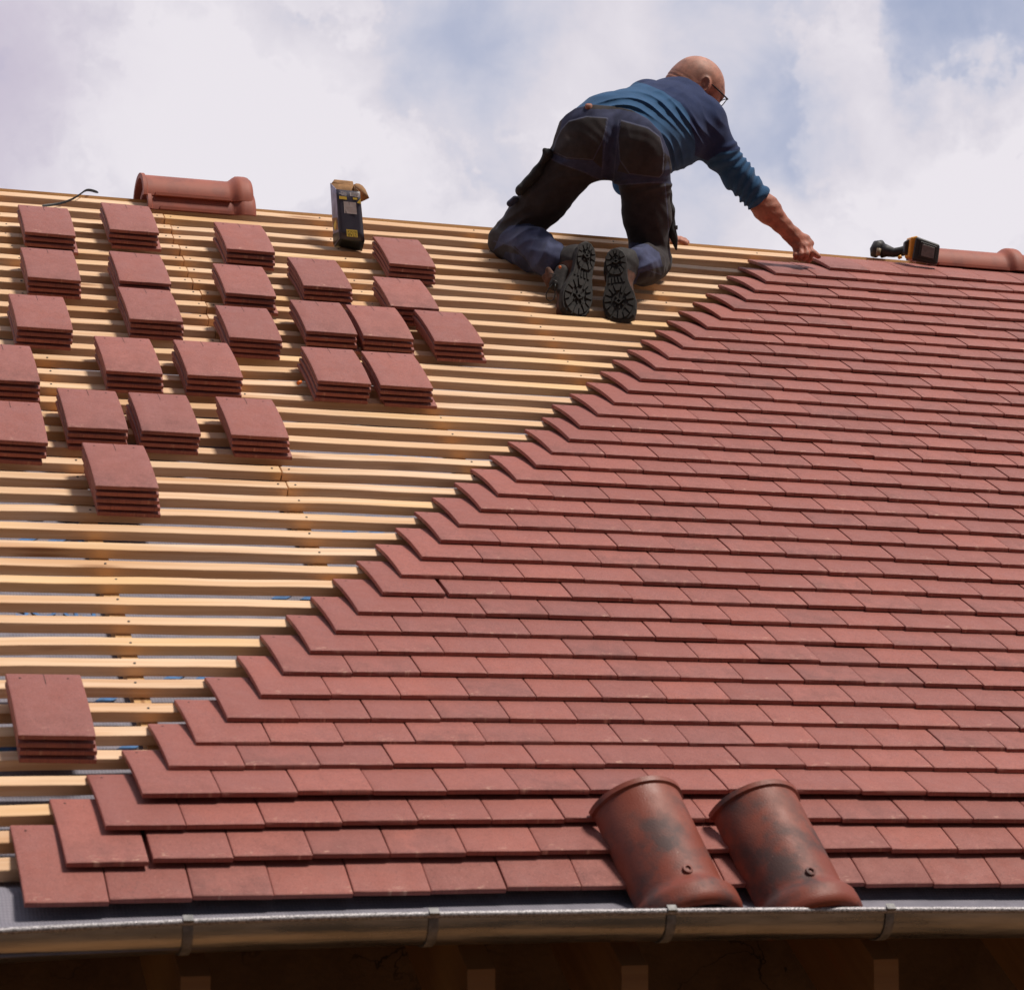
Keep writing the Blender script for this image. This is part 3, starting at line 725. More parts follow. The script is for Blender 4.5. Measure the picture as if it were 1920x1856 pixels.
# ------------------------------------------------------------------ screw box
box = empty('screw_box', tuple(V(655, 468, 8.52))); bl = np.array(box.location)
tag(box, 'tall open carton of screws with dark printed front, standing on the battens', 'box')
D0 = 8.50
FTL, FTR, FBR, FBL = V(630.5, 355, 8.50), V(674.8, 360, 8.50), V(683.4, 452, 8.47), V(637, 447.6, 8.47)
BBL, BBR = V(626.5, 463.5, 8.545), V(678.5, 471.3, 8.525)
dpt = (BBR - FBR)
BTL, BTR = V(619.3, 343.5, 8.57), V(663, 348, 8.57)
MCD = plain('box_card_dark', (.052, .045, .068), .45, nscale=14, amount=.12); MCB = plain('box_card_black', (.010, .012, .010), .4)
MCL = plain('box_card_lilac', (.30, .28, .40), .5, nscale=20, amount=.3); MKR = plain('brown_kraft_card', (.36, .19, .085), .85, nscale=40, amount=.2)
MYE = plain('yellow_print', (.80, .56, .08), .5, nscale=200, amount=.08); MWH = plain('white_print', (.72, .70, .72), .5, nscale=200, amount=.05); MBK = plain('black_print', (.015, .013, .012), .5)
def lerp2(a, b, c, d, s, t): return (a * (1 - s) + b * s) * (1 - t) + (d * (1 - s) + c * s) * t   # a TL b TR c BR d BL
def wallq(name, q4, mat, th=.0012, bev=0, par=box):
    a, b, c, d = q4; n_ = np.cross(b - a, d - a); n_ /= np.linalg.norm(n_); m1 = MB(); vs = []
    K = 6
    for j in range(K + 1):
        for i in range(K + 1): vs.append(lerp2(a, b, c, d, i / K, j / K) + n_ * .0012 * math.sin(i * 1.3 + j * .7) * (0 < i < K) * (0 < j < K))
    m1.add(vs, [(j * (K + 1) + i, (j + 1) * (K + 1) + i, (j + 1) * (K + 1) + i + 1, j * (K + 1) + i + 1) for j in range(K) for i in range(K)])
    o = m1.build(name, mat, par, True, origin=bl); s_ = o.modifiers.new('t', 'SOLIDIFY'); s_.thickness = th; s_.offset = 0; return o
BTLf, BTRf = BTL, BTR
wallq('front_panel', (FTL, FTR, FBR, FBL), MCD)
side = wallq('side_panel', (BTL, FTL, FBL, BBL), MCL)
wallq('side_panel', (FTR, BTR, BBR, FBR), MKR)
wallq('back_panel', (BTR, BTL, BBL, BBR), MKR)
wallq('bottom_panel', (FBL, FBR, BBR, BBL), MCB)
# flaps: back flap with euro hole, right ear flap
upb = (BTL - BBL) / np.linalg.norm(BTL - BBL)
a_, b_ = BTL + upb * .004, BTR + upb * .004
wallq('top_flap', (V(627, 337, 8.585), V(661.5, 340.5, 8.585), V(663.5, 349, 8.572), V(622, 343.5, 8.572)), MKR)
outl = [(663, 347), (668, 344.6), (674, 345.3), (680, 349), (685.5, 356), (689, 364), (692.5, 371.8), (685, 375.5), (677.5, 379), (675.5, 372), (675, 362), (667, 352)]
m1 = MB(); cc = V(676, 361, 8.525)
rim = [V(x, y, 8.56 - (x - 663) * .0012 - (y - 345) * .0008) for x, y in outl]
m1.add([cc + np.array([.002, -.006, .004])] + rim, [(0, i + 1, (i + 1) % len(rim) + 1) for i in range(len(rim))])
o = m1.build('ear_flap', MKR, box, True, origin=bl); s_ = o.modifiers.new('t', 'SOLIDIFY'); s_.thickness = .0012
nf = np.cross(FTR - FTL, FBL - FTL); nf /= np.linalg.norm(nf)
if nf @ CF > 0: nf = -nf
def patch(name, s0, t0, s1, t1, mat, off=.0016, par=box, quad=(FTL, FTR, FBR, FBL), poly=None, n_=None):
    m1 = MB(); pl = poly or [(s0, t0), (s1, t0), (s1, t1), (s0, t1)]
    m1.add([lerp2(*quad, s, t) + (nf if n_ is None else n_) * off for s, t in pl], [tuple(range(len(pl)))])
    return m1.build(name, mat, par, origin=bl)
MFILM = M_('clear_film'); o_ = MFILM.obj(); MFILM = MFILM.set((.52, .44, .42), .12, MFILM.bump(MFILM.noise(o_, 22, 2), .003), .0, .9)
patch('window', .27, .235, .79, .475, MFILM)
patch('barcode_label', .56, .03, .96, .115, MWH); patch('yellow_badge', .10, .135, .42, .195, MYE)
patch('yellow_corner', 0, 0, 0, 0, MYE, poly=[(1, .14), (1, .25), (.83, .235)])
patch('yellow_label', .30, .80, .74, .945, MYE)
for j, (t_, s0) in enumerate(((.045, .18), (.075, .10), (.10, .2))): patch('print_line', s0, t_, .42, t_ + .013, MWH)
patch('yellow_badge', .68, .135, .86, .175, MYE)
E1 = (FTR - FTL) / np.linalg.norm(FTR - FTL); E2 = (FBL - FTL) / np.linalg.norm(FBL - FTL)
# the words read upside down on the label
cl = lerp2(FTL, FTR, FBR, FBL, .52, .905) + nf * .0022; text_on('STAR', .0155, lambda x, y: cl - E1 * x * .88 + E2 * y, 'label_lettering', MBK, box)
cl2 = lerp2(FTL, FTR, FBR, FBL, .52, .838) + nf * .0022; text_on('BLOCK', .0115, lambda x, y: cl2 - E1 * x * .9 + E2 * y, 'label_lettering', MBK, box)
for t_ in (.045, .07, .09): patch('print_line', .62, t_, .90, t_ + .008, MBK, .0022)
sq = (BTL, FTL, FBL, BBL); ns_ = np.cross(FTL - BTL, BBL - BTL); ns_ /= np.linalg.norm(ns_)
if ns_ @ CR > 0: ns_ = -ns_
patch('side_print', 0, 0, 0, 0, MCB, .0025, box, sq, [(0, .80), (1, .86), (1, .99), (0, .97)], ns_)
patch('side_print', 0, 0, 0, 0, MKR, .0023, box, sq, [(0, .55), (.9, .57), (.95, .82), (.2, .74)], ns_)
patch('side_print', 0, 0, 0, 0, MYE, .0028, box, sq, [(.25, .68), (.6, .60), (.75, .68), (.45, .80)], ns_)

# ------------------------------------------------------------------ cordless drill
def VD(x, y, d): return V(x, y, d + .10)      # rests on the last course
drill = empty('cordless_drill', tuple(VD(1700, 492, 9.32))); dl = np.array(drill.location)
tag(drill, 'black and yellow cordless drill lying on the ridge, battery towards the gutter', 'drill')
MDB = plain('black_tool_rubber', (.026, .024, .025), .55, nscale=200, amount=.2); MDY = plain('yellow_tool_plastic', (.80, .36, .03), .4, nscale=50, amount=.08)
MDG = plain('grey_tool_label', (.19, .165, .165), .45, nscale=90, amount=.15)
def rbox(name, quad, back, mat, inset=0, bev=.006, par=drill, org=None):
    """box from a front quad (TL TR BR BL) pushed back along a vector"""
    a = list(quad); m1 = MB(); vs = a + [q + back for q in a]
    m1.add(vs, [(0, 1, 2, 3), (7, 6, 5, 4), (0, 4, 5, 1), (1, 5, 6, 2), (2, 6, 7, 3), (3, 7, 4, 0)])
    o = m1.build(name, mat, par, False, origin=dl if org is None else org)
    b = o.modifiers.new('b', 'BEVEL'); b.width = bev; b.segments = 3; return o
d0 = 9.30
bk = .045 * CF + .004 * CR
qd = [VD(1718, 443, d0), VD(1763, 459, d0 + .01), VD(1758, 497, d0 + .01), VD(1710, 487, d0)]
bat = rbox('battery', qd, bk, MDB, bev=.009)
def shrink(qd, s0, s1, t0, t1, off):
    n_ = -CF; return [lerp2(*qd, s, t) + n_ * off for s, t in ((s0, t0), (s1, t0), (s1, t1), (s0, t1))]
rbox('battery_rim', shrink(qd, .20, .90, .14, .84, .004), CF * .006, MDB, bev=.003)
rbox('battery_label', shrink(qd, .30, .80, .24, .76, .0055), CF * .004, MDG, bev=.001)
qy = [VD(1708, 445, d0 + .02), VD(1722, 442, d0 + .02), VD(1718, 488, d0 + .02), VD(1704, 482, d0 + .02)]
rbox('battery_foot', qy, .05 * CF - .01 * CR, MDY, bev=.006)
qy2 = [VD(1697, 452, d0 + .035), VD(1711, 446, d0 + .035), VD(1708, 484, d0 + .035), VD(1695, 474, d0 + .035)]
rbox('foot_shell', qy2, .045 * CF, MDB, bev=.006)
m1 = MB(); m1.tube([VD(1704, 468, 9.41), VD(1690, 472, 9.42), VD(1676, 474, 9.43), VD(1664, 471, 9.44), VD(1655, 470, 9.45)], [.021, .019, .0185, .023, .03], 14)
m1.build('handle', MDB, drill, True, origin=dl)
m1 = MB(); m1.tube([VD(1690, 481, 9.40), VD(1684, 484, 9.40)], [.008, .007], 8); m1.build('trigger', MDY, drill, True, origin=dl)
m1 = MB(); m1.tube([VD(1638.6, 481, 9.44), VD(1641, 470, 9.445), VD(1646, 462, 9.45), VD(1654, 459.5, 9.46)], [.014, .022, .025, .02], 14)
m1.build('motor_housing', MDB, drill, True, origin=dl)
m1 = MB(); m1.tube([VD(1646, 480, 9.425), VD(1648, 466, 9.425)], [.009, .009], 12); m1.build('housing_badge', plain('worn_gold_plate', (.28, .20, .12), .5), drill, True, origin=dl)
m1 = MB(); m1.tube([VD(1700, 485.5, 9.385), VD(1717, 490, 9.36)], [.006, .006], 8); m1.build('belt_hook', plain('steel_clip', (.7, .7, .72), .25, .9), drill, True, origin=dl)

# ------------------------------------------------------------------ implicit surfaces for the man
def smin(a, b, k):
    h = np.maximum(k - np.abs(a - b), 0) / k; return np.minimum(a, b) - h * h * k * .25
def caps(P, a, b, ra, rb):
    ab = b - a; t = np.clip((P - a) @ ab / (ab @ ab), 0, 1); return np.linalg.norm(P - a - t[:, None] * ab, axis=1) - (ra + (rb - ra) * t)
def fcaps(P, a, b, ra, rb, wv, s):
    """capsule flattened by s along unit wv"""
    Q = P - a; Q = Q + ((1 / s - 1) * (Q @ wv))[:, None] * wv; ab = b - a; ab = ab + (1 / s - 1) * (ab @ wv) * wv
    t = np.clip(Q @ ab / (ab @ ab), 0, 1); return (np.linalg.norm(Q - t[:, None] * ab, axis=1) - (ra + (rb - ra) * t)) * (s if s < 1 else 1) ** .5
def ell(P, c, axs, rad):
    Q = np.stack([(P - c) @ a / r_ for a, r_ in zip(axs, rad)], 1); k0 = np.linalg.norm(Q, axis=1)
    k1 = np.linalg.norm(Q / np.array(rad), axis=1); return k0 * (k0 - 1) / np.maximum(k1, 1e-6)
def union(P, prims, k):
    d = None
    for pr_ in prims:
        kk = k
        if isinstance(pr_[-1], dict): kk = pr_[-1].get('k', k); pr_ = pr_[:-1]
        e = caps(P, *pr_[1:]) if pr_[0] == 'c' else fcaps(P, *pr_[1:]) if pr_[0] == 'f' else ell(P, *pr_[1:])
        d = e if d is None else smin(d, e, kk)
    return d
def iso(fn, lo, hi, h, B=4):
    lo = np.asarray(lo, float); n = np.ceil((np.asarray(hi) - lo) / (h * B)).astype(int)
    cg = np.stack(np.meshgrid(*[lo[i] + (np.arange(n[i]) + .5) * h * B for i in range(3)], indexing='ij'), -1).reshape(-1, 3)
    dc = np.concatenate([fn(c) for c in np.array_split(cg, max(1, len(cg) // 200000))]).reshape(n)
    F = np.repeat(np.repeat(np.repeat(dc.astype(np.float32), B, 0), B, 1), B, 2)
    near = np.argwhere(np.abs(dc) < h * B * 1.9 + .014)
    off = np.stack(np.meshgrid(*[np.arange(B)] * 3, indexing='ij'), -1).reshape(-1, 3)
    I = (near[:, None, :] * B + off[None]).reshape(-1, 3)
    P = lo + (I + .5) * h
    val = np.concatenate([fn(c) for c in np.array_split(P, max(1, len(P) // 250000))])
    F[I[:, 0], I[:, 1], I[:, 2]] = val
    F[0], F[-1], F[:, 0], F[:, -1], F[:, :, 0], F[:, :, -1] = (1,) * 6
    S = F < 0
    C = np.zeros(tuple(np.array(S.shape) - 1), np.int8)
    for a in (0, 1):
        for b in (0, 1):
            for c in (0, 1): C += S[a:S.shape[0] - 1 + a, b:S.shape[1] - 1 + b, c:S.shape[2] - 1 + c]
    A = np.argwhere((C > 0) & (C < 8))
    acc = np.zeros((len(A), 3)); cnt = np.zeros(len(A))
    cor = [(a, b, c) for a in (0, 1) for b in (0, 1) for c in (0, 1)]
    val = {c: F[A[:, 0] + c[0], A[:, 1] + c[1], A[:, 2] + c[2]].astype(float) for c in cor}
    for c in cor:
        for ax in range(3):
            if c[ax]: continue
            d = list(c); d[ax] = 1; d = tuple(d); va, vb = val[c], val[d]; m = (va < 0) != (vb < 0)
            t = np.where(m, va / np.where(m, va - vb, 1), 0)
            p_ = np.tile(np.array(c, float), (len(A), 1)); p_[:, ax] += t
            acc += p_ * m[:, None]; cnt += m
    Vv = lo + (A + acc / cnt[:, None] + .5) * h
    idx = -np.ones(C.shape, np.int32); idx[A[:, 0], A[:, 1], A[:, 2]] = np.arange(len(A))
    fs = []
    for ax in range(3):
        s0 = [slice(None)] * 3; s1 = [slice(None)] * 3; s0[ax] = slice(0, -1); s1[ax] = slice(1, None)
        E_ = np.argwhere(S[tuple(s0)] != S[tuple(s1)]); fl = S[tuple(s0)][E_[:, 0], E_[:, 1], E_[:, 2]]
        b, c = (ax + 1) % 3, (ax + 2) % 3
        q4 = []
        for db, dc_ in ((0, 0), (1, 0), (1, 1), (0, 1)):
            T_ = E_.copy(); T_[:, b] -= db; T_[:, c] -= dc_; q4.append(idx[T_[:, 0], T_[:, 1], T_[:, 2]])
        q4 = np.stack(q4, 1); q4[fl] = q4[fl]; q4[~fl] = q4[~fl][:, ::-1]; fs.append(q4)
    return Vv, np.concatenate(fs)
def inpoly(x, y, poly):
    ins = np.zeros(len(x), bool); n = len(poly); j = n - 1
    for i in range(n):
        xi, yi = poly[i]; xj, yj = poly[j]
        c = ((yi > y) != (yj > y)) & (x < (xj - xi) * (y - yi) / (yj - yi + 1e-9) + xi); ins ^= c; j = i
    return ins
def iso_obj(name, fn, lo, hi, h, mat, parent, colfn=None, smooth_it=0):
    v_, f_ = iso(fn, lo, hi, h)
    pl = np.array(parent.location) if parent else np.zeros(3)
    me = bpy.data.meshes.new(name); me.vertices.add(len(v_)); me.vertices.foreach_set('co', (v_ - pl).astype(np.float32).ravel())
    me.loops.add(len(f_) * 4); me.polygons.add(len(f_)); me.loops.foreach_set('vertex_index', f_.astype(np.int32).ravel())
    me.polygons.foreach_set('loop_start', np.arange(len(f_), dtype=np.int32) * 4); me.update(calc_edges=True); me.validate()
    me.polygons.foreach_set('use_smooth', [True] * len(me.polygons))
    if colfn is not None:
        c = colfn(v_); a = me.color_attributes.new('col', 'FLOAT_COLOR', 'POINT'); a.data.foreach_set('color', np.c_[c, np.ones(len(c))].astype(np.float32).ravel())
    me.materials.append(mat); o = bpy.data.objects.new(name, me); COL.objects.link(o)
    if parent: o.parent = parent
    if smooth_it:
        s_ = o.modifiers.new('s', 'SMOOTH'); s_.factor = .5; s_.iterations = smooth_it
    return o
def attr_mat(name, rough=.8, fine=500, bump=.0008, spec=.3, mott=.12, weave=False, sheen=0.):
    q = M_(name); a = q.n('ShaderNodeAttribute'); a.attribute_name = 'col'; o = q.obj(); f = q.noise(o, fine, 4, .6); m = q.noise(o, 28, 5, .6)
    c = q.mix(q.rng(m, .3, .7), q.mix(1., a.outputs['Color'], (1 - mott,) * 3, 'MULTIPLY'), q.mix(1., a.outputs['Color'], (1 + mott,) * 3, 'MULTIPLY'))
    q.set(c, rough, q.bump(f, bump, .6), 0, spec)
    if sheen: q.b.inputs['Sheen Weight'].default_value = sheen; q.b.inputs['Sheen Roughness'].default_value = .5
    return q.m
MSK = attr_mat('weathered_skin', .56, 260, .0013, .35, .24); MSK.node_tree.nodes['Principled BSDF'].inputs['Subsurface Weight'].default_value = .12
MSK.node_tree.nodes['Principled BSDF'].inputs['Subsurface Radius'].default_value = (.01, .003, .002)
MSH = attr_mat('fleece_cloth', .9, 900, .0009, .15, .10, sheen=.06)
MTR = attr_mat('work_trouser_cloth', .85, 1200, .0006, .2, .18, sheen=.05)
nrm = lambda a: np.asarray(a, float) / np.linalg.norm(a)
def cv(x, y, z): return x * CR + y * CD + z * CF      # vector in camera axes

# joints
hipL, hipR = V(1108, 262, 8.68), V(1203, 278, 8.66)
kneL, kneR = V(953, 453, 8.80), V(1221, 486, 8.84)
ankL, ankR = V(1066, 492, 8.50), V(1180, 497, 8.50)
W0, C1 = V(1166, 250, 8.76), V(1256, 226, 9.02)
shR, elR, wrR = V(1326, 232, 8.99), V(1396, 346, 9.05), V(1487, 443, 9.13)
shL, elL, wrL = V(1205, 190, 9.24), V(1174, 338, 9.36), V(1250, 440, 9.36)
LAT = nrm(shR - shL); SPN = nrm(C1 - W0); LAT = nrm(LAT - SPN * (LAT @ SPN)); DOR = np.cross(LAT, SPN)
if DOR @ CD > 0: DOR = -DOR
# head frame
HC = V(1306, 159, 9.14)
HF = nrm(cv(.74, .58, .34)); HU = cv(.55, -.80, .10); HU = nrm(HU - HF * (HU @ HF)); HR_ = nrm(np.cross(HF, HU))
if HR_ @ CF > 0: HR_ = -HR_
def H(f, u, r): return HC + HF * f + HU * u + HR_ * r
c = 'c'
head = [('e', H(-.006, .004, 0), (HF, HU, HR_), (.099, .092, .079)),
        ('e', H(.012, .0, 0), (HF, HU, HR_), (.086, .085, .075)),
        ('e', H(.045, -.070, 0), (HF, HU, HR_), (.050, .058, .056), {'k': .05}),
        (c, H(.062, -.112, .018), H(.062, -.112, -.018), .018, .018, {'k': .04}),
        (c, H(-.01, -.075, .052), H(.05, -.108, .022), .018, .016, {'k': .04}),
        (c, H(-.01, -.075, -.052), H(.05, -.108, -.022), .018, .016, {'k': .04}),
        (c, H(.088, .022, .030), H(.088, .022, -.030), .013, .013, {'k': .025}),
        (c, H(.090, .004, 0), H(.108, -.030, 0), .007, .011, {'k': .015}),
        (c, H(.100, -.034, .009), H(.100, -.034, -.009), .009, .009, {'k': .012}),
        ('e', H(.062, -.028, .038), (HF, HU, HR_), (.024, .020, .020), {'k': .03}),
        ('e', H(.062, -.028, -.038), (HF, HU, HR_), (.024, .020, .020), {'k': .03}),
        (c, H(.090, -.062, .016), H(.090, -.062, -.016), .006, .006, {'k': .012}),
        (c, H(.088, -.074, .014), H(.088, -.074, -.014), .0065, .0065, {'k': .012})]
neck = [(c, V(1268, 196, 9.06), H(-.045, -.055, 0), .066, .058, {'k': .05}), (c, V(1275, 200, 9.08), H(-.01, -.06, 0), .055, .05, {'k': .05})]
torso = [('f', W0, C1, .135, .150, DOR, .75, {'k': .08}), (c, hipL, hipR, .085, .085, {'k': .1}), (c, W0 - SPN * .10, W0, .11, .12, {'k': .1}), (c, shL, shR, .055, .055, {'k': .08}), (c, C1, V(1268, 196, 9.06), .10, .07, {'k': .08})]
limbs = [(c, shR, elR, .046, .034, {'k': .04}), (c, elR, V(1424, 376, 9.075), .032, .035, {'k': .03}), (c, V(1427, 381, 9.08), V(1438, 392, 9.09), .041, .045, {'k': .02}), (c, V(1436, 391, 9.09), wrR, .044, .0285, {'k': .03}),
         (c, shL, elL, .046, .040, {'k': .04}), (c, elL, wrL, .043, .028, {'k': .04}),
         (c, hipL, kneL, .078, .052, {'k': .05}), (c, hipR, kneR, .078, .052, {'k': .05}), (c, kneL, ankL, .05, .036, {'k': .05}), (c, kneR, ankR, .05, .036, {'k': .05}),
         (c, ankL, V(1086, 545, 8.45), .030, .016, {'k': .03}), (c, ankR, V(1166, 550, 8.47), .030, .016, {'k': .03})]
def finger(pts, r0, r1, k=.006):
    n = len(pts) - 1; return [(c, pts[i], pts[i + 1], r0 + (r1 - r0) * i / n, r0 + (r1 - r0) * (i + 1) / n, {'k': k if i == 0 else .004}) for i in range(n)]
MI, MM, MR_, MP = V(1518, 457, 9.145), V(1511, 461, 9.125), V(1502, 465, 9.118), V(1493, 467, 9.125)
handR = [('f', wrR, V(1505, 455, 9.15), .028, .034, nrm(CF), .62, {'k': .02}), (c, wrR + CF * .0, MI, .017, .0125, {'k': .014}), (c, wrR, MM, .017, .0125, {'k': .012}), (c, wrR, MR_, .017, .012, {'k': .012}), (c, wrR, MP, .017, .012, {'k': .012}),
         (c, MI, MP, .0125, .011, {'k': .010})]
handR += finger([MI, V(1521.5, 473, 9.118), V(1519, 484, 9.128), V(1516.5, 489.5, 9.145)], .0108, .0088)
handR += finger([MM, V(1512.5, 477, 9.098), V(1509, 484, 9.125), V(1507, 486, 9.15)], .0108, .009)
handR += finger([MR_, V(1502, 479, 9.098), V(1499.5, 484.5, 9.125), V(1500, 485, 9.15)], .0104, .0088)
handR += finger([MP, V(1491.5, 479, 9.11), V(1491, 483.5, 9.135), V(1493, 484, 9.155)], .0095, .008)
handR += finger([V(1500, 452, 9.17), V(1517, 467, 9.185), V(1527, 476, 9.165), V(1535, 480.5, 9.145)], .0145, .0095, .012)
pk = [V(1268, 451, 9.33), V(1268, 452, 9.31)]
handL = [('f', wrL, V(1263, 452, 9.33), .027, .034, nrm(CD), .6, {'k': .02})]
for j, (yy, dd) in enumerate(((449.5, 9.345), (450.5, 9.325), (452, 9.305), (454, 9.29))):
    handL += finger([V(1264, yy, dd), V(1276, yy - 1.5, dd - .006), V(1284, yy + 1, dd - .008), V(1290 - abs(j - 1.5) * 2, yy + 3.5, dd - .01)], .0105, .008)
handL += finger([V(1254, 448, 9.31), V(1262, 455, 9.27), V(1268, 457.5, 9.26)], .014, .0095, .012)
body_prims = head + neck + torso + limbs + handR + handL
exp_prims = head + neck + limbs[1:6] + handR + handL
cov_prims = torso + limbs[:1] + limbs[6:]
earC = H(.000, -.012, .078)
def ear_part(P, sgn):
    ce = H(-.003, -.012, .087 * sgn); nx = nrm(HR_ * sgn * .92 - HF * .40); ux = nrm(HU * .97 - HF * .22); ux = nrm(ux - nx * (ux @ nx)); fx = np.cross(ux, nx)
    d = ell(P, ce, (ux, fx, nx), (.039, .0255, .0150)); dd = ell(P, ce + nx * .010 + ux * .003, (ux, fx, nx), (.028, .0150, .0090))
    d = np.maximum(d, -dd); d = smin(d, ell(P, ce + fx * 0 - ux * .0 , (ux, fx, nx), (.012, .006, .006)), .004); return d
HBB = (HC - .17, HC + .17)
def body_fn(P):
    dv_ = union(P, cov_prims, .05); nr = dv_ < .03
    if nr.any(): dv_[nr] = np.maximum(dv_[nr], np.minimum(tr_fn(P[nr]), sh_fn(P[nr])) + .007)
    d = smin(dv_, union(P, exp_prims, .05), .02)
    xx, yy_, _ = proj(P); slv = (xx < 1424) & (xx > 1330) & (yy_ > 300)
    if slv.any(): d[slv] = np.maximum(d[slv], sh_fn(P[slv]) + .004) * 1.0 if False else d[slv]
    m = np.all((P > HBB[0]) & (P < HBB[1]), axis=1)
    if m.any():
        Q = P[m]; e = smin(ear_part(Q, 1), ear_part(Q, -1), .002); x = smin(d[m], e, .006)
        # eye sockets, nape creases
        for s in (1, -1): x = np.maximum(x, -ell(Q, H(.094, .004, .031 * s), (HF, HU, HR_), (.010, .010, .016)) - .0)
        # folds of skin at the nape
        t = (Q - HC) @ HU; b = (Q - HC) @ HF; wgt = np.exp(-((t + .052) / .024) ** 2) * np.clip((-b + .015) / .03, 0, 1)
        x = x + wgt * .0024 * (np.sin(t * 2 * math.pi / .017 + b * 30) > .0) * np.sin(t * 2 * math.pi / .017 + b * 30)
        x = x + .0012 * np.exp(-(((t - .035) / .006) ** 2)) * np.clip((b - .05) / .02, 0, 1)
        d[m] = x
    # tendons and veins of the forearm and hand
    x, y, dep = proj(P); m = (x > 1400) & (y > 350)
    if m.any():
        s_ = (x[m] - 1430) * .69 + (y[m] - 385) * .72; t_ = (x[m] - 1430) * -.72 + (y[m] - 385) * .69
        d[m] -= .0017 * np.exp(-((t_ - 4 - 3 * np.sin(s_ / 14)) / 2.2) ** 2) + .0014 * np.exp(-((t_ + 5 - 2 * np.sin(s_ / 19 + 1)) / 2.0) ** 2) + .0008 * np.sin(s_ / 3.1 + t_ / 4)
    return d
def skin_col(v_):
    x, y, d = proj(v_); n = len(v_); cbase = np.tile(np.array([.46, .185, .125]), (n, 1))
    hd = np.linalg.norm(v_ - HC, axis=1) < .14
    u = (v_ - HC) @ HU; f = (v_ - HC) @ HF
    w_ = np.clip((u + .01) / .05, 0, 1) * hd; cbase = cbase * (1 - w_[:, None]) + np.array([.47, .225, .165]) * w_[:, None]
    # cropped stubble round the back and the beard
    n_ = .5 + .5 * np.sin(v_[:, 0] * 130) * np.sin(v_[:, 1] * 110 + 1) * np.sin(v_[:, 2] * 120 + 2)
    st_ = hd * np.clip((.03 - f) / .06, 0, 1) * np.clip((u + .05) / .03, 0, 1) * np.clip((.075 - u) / .05, 0, 1) * (.4 + .5 * n_)
    cbase = cbase * (1 - st_[:, None] * .65) + np.array([.22, .12, .095]) * st_[:, None] * .65
    r_ = np.abs((v_ - HC) @ HR_)
    bd = hd * np.clip((f - .01) / .015, 0, 1) * np.clip((-u - .012) / .02, 0, 1) * np.clip(1.2 - np.clip(f - .035, 0, 1) / .03, .25, 1)
    cbase = cbase * (1 - bd[:, None] * .8) + np.array([.13, .075, .055]) * bd[:, None] * .8
    ce = H(-.002, -.012, .079); ed = np.exp(-(np.linalg.norm(v_ - ce, axis=1) / .028) ** 4)
    cbase = cbase * (1 - ed[:, None] * .5) + np.array([.60, .21, .15]) * ed[:, None] * .5
    hn = (x > 1400) & (y > 340); cbase[hn] = np.array([.40, .155, .105])
    kn = np.exp(-(np.hypot(x - 1505, y - 470) / 18) ** 2) * hn; cbase = cbase * (1 - kn[:, None] * .3) + np.array([.45, .12, .09]) * kn[:, None] * .3
    return cbase
person = empty('person', tuple(rp(14.5, 36.5, BT))); tag(person, 'bald person in blue fleece and dark work trousers kneeling on the battens, laying a tile', 'person')
allp = np.array([V(900, 100, 9.1), V(1560, 100, 9.1), V(900, 620, 8.7), V(1560, 620, 8.7)])
lo = np.minimum.reduce([allp.min(0), V(940, 470, 8.3)]) - .0; hi = allp.max(0) + .02
BL = np.array([V(900, 520, 8.3)[0] - .05, 2.30, 0]); 
pts_all = np.array([q_ for pr_ in body_prims if pr_[0] != 'e' for q_ in pr_[1:3]] + [H(0, .12, 0), H(.13, 0, 0), H(0, 0, .1), H(0, 0, -.1)])
lo = pts_all.min(0) - .12; hi = pts_all.max(0) + .12

# hem plane of the pullover
CA, CB_, CC = V(1070, 216, 8.72), V(1254, 326, 8.80), V(1182, 213, 8.585)
CUT0 = CC; CUTN = nrm(np.cross(CB_ - CA, CC - CA))
if CUTN @ CF < 0: CUTN = -CUTN
HEM = [(1040, 250), (1052, 236), (1066, 221), (1082, 210), (1110, 204), (1150, 207), (1182, 214), (1210, 229), (1232, 252), (1246, 285), (1252, 312), (1254, 326), (1258, 350), (1420, 350), (1420, 60), (1040, 60)]
def hem_sd(P):
    x, y, dep = proj(P); p_ = np.stack([x, y], 1); d = np.full(len(x), 1e9)
    for a, b in zip(HEM[:13], HEM[1:13]):
        a, b = np.array(a, float), np.array(b, float); ab = b - a; t = np.clip((p_ - a) @ ab / (ab @ ab), 0, 1); d = np.minimum(d, np.linalg.norm(p_ - a - t[:, None] * ab, axis=1))
    return np.where(inpoly(x, y, HEM), -d, d) / 527., dep
# trousers
BUT = [('e', V(1108, 262, 8.645), (CR, CD, CF), (.108, .122, .115)), ('e', V(1194, 276, 8.625), (CR, CD, CF), (.106, .128, .115), {'k': .035})]
tr_prims = BUT + [(c, V(1120, 232, 8.70), V(1195, 248, 8.70), .10, .098, {'k': .08}), (c, hipL, V(1022, 372, 8.73), .100, .083, {'k': .05}), (c, V(1022, 372, 8.73), kneL, .083, .068, {'k': .03}), (c, V(1205, 290, 8.665), V(1212, 400, 8.75), .098, .081, {'k': .05}),
                  (c, V(1212, 400, 8.75), V(1219, 486, 8.83), .081, .070, {'k': .03}), (c, kneL, V(1000, 468, 8.62), .066, .072, {'k': .022}), (c, V(1000, 468, 8.62), V(1038, 491, 8.525), .072, .062, {'k': .02}),
                  (c, V(1222, 492, 8.83), V(1208, 498, 8.66), .068, .068, {'k': .02}), (c, V(1208, 498, 8.66), V(1190, 500, 8.56), .068, .060, {'k': .02}), (c, V(1140, 285, 8.70), V(1170, 290, 8.70), .09, .09, {'k': .05})]
def ridge_(x): return 1 - np.abs(np.sin(x))
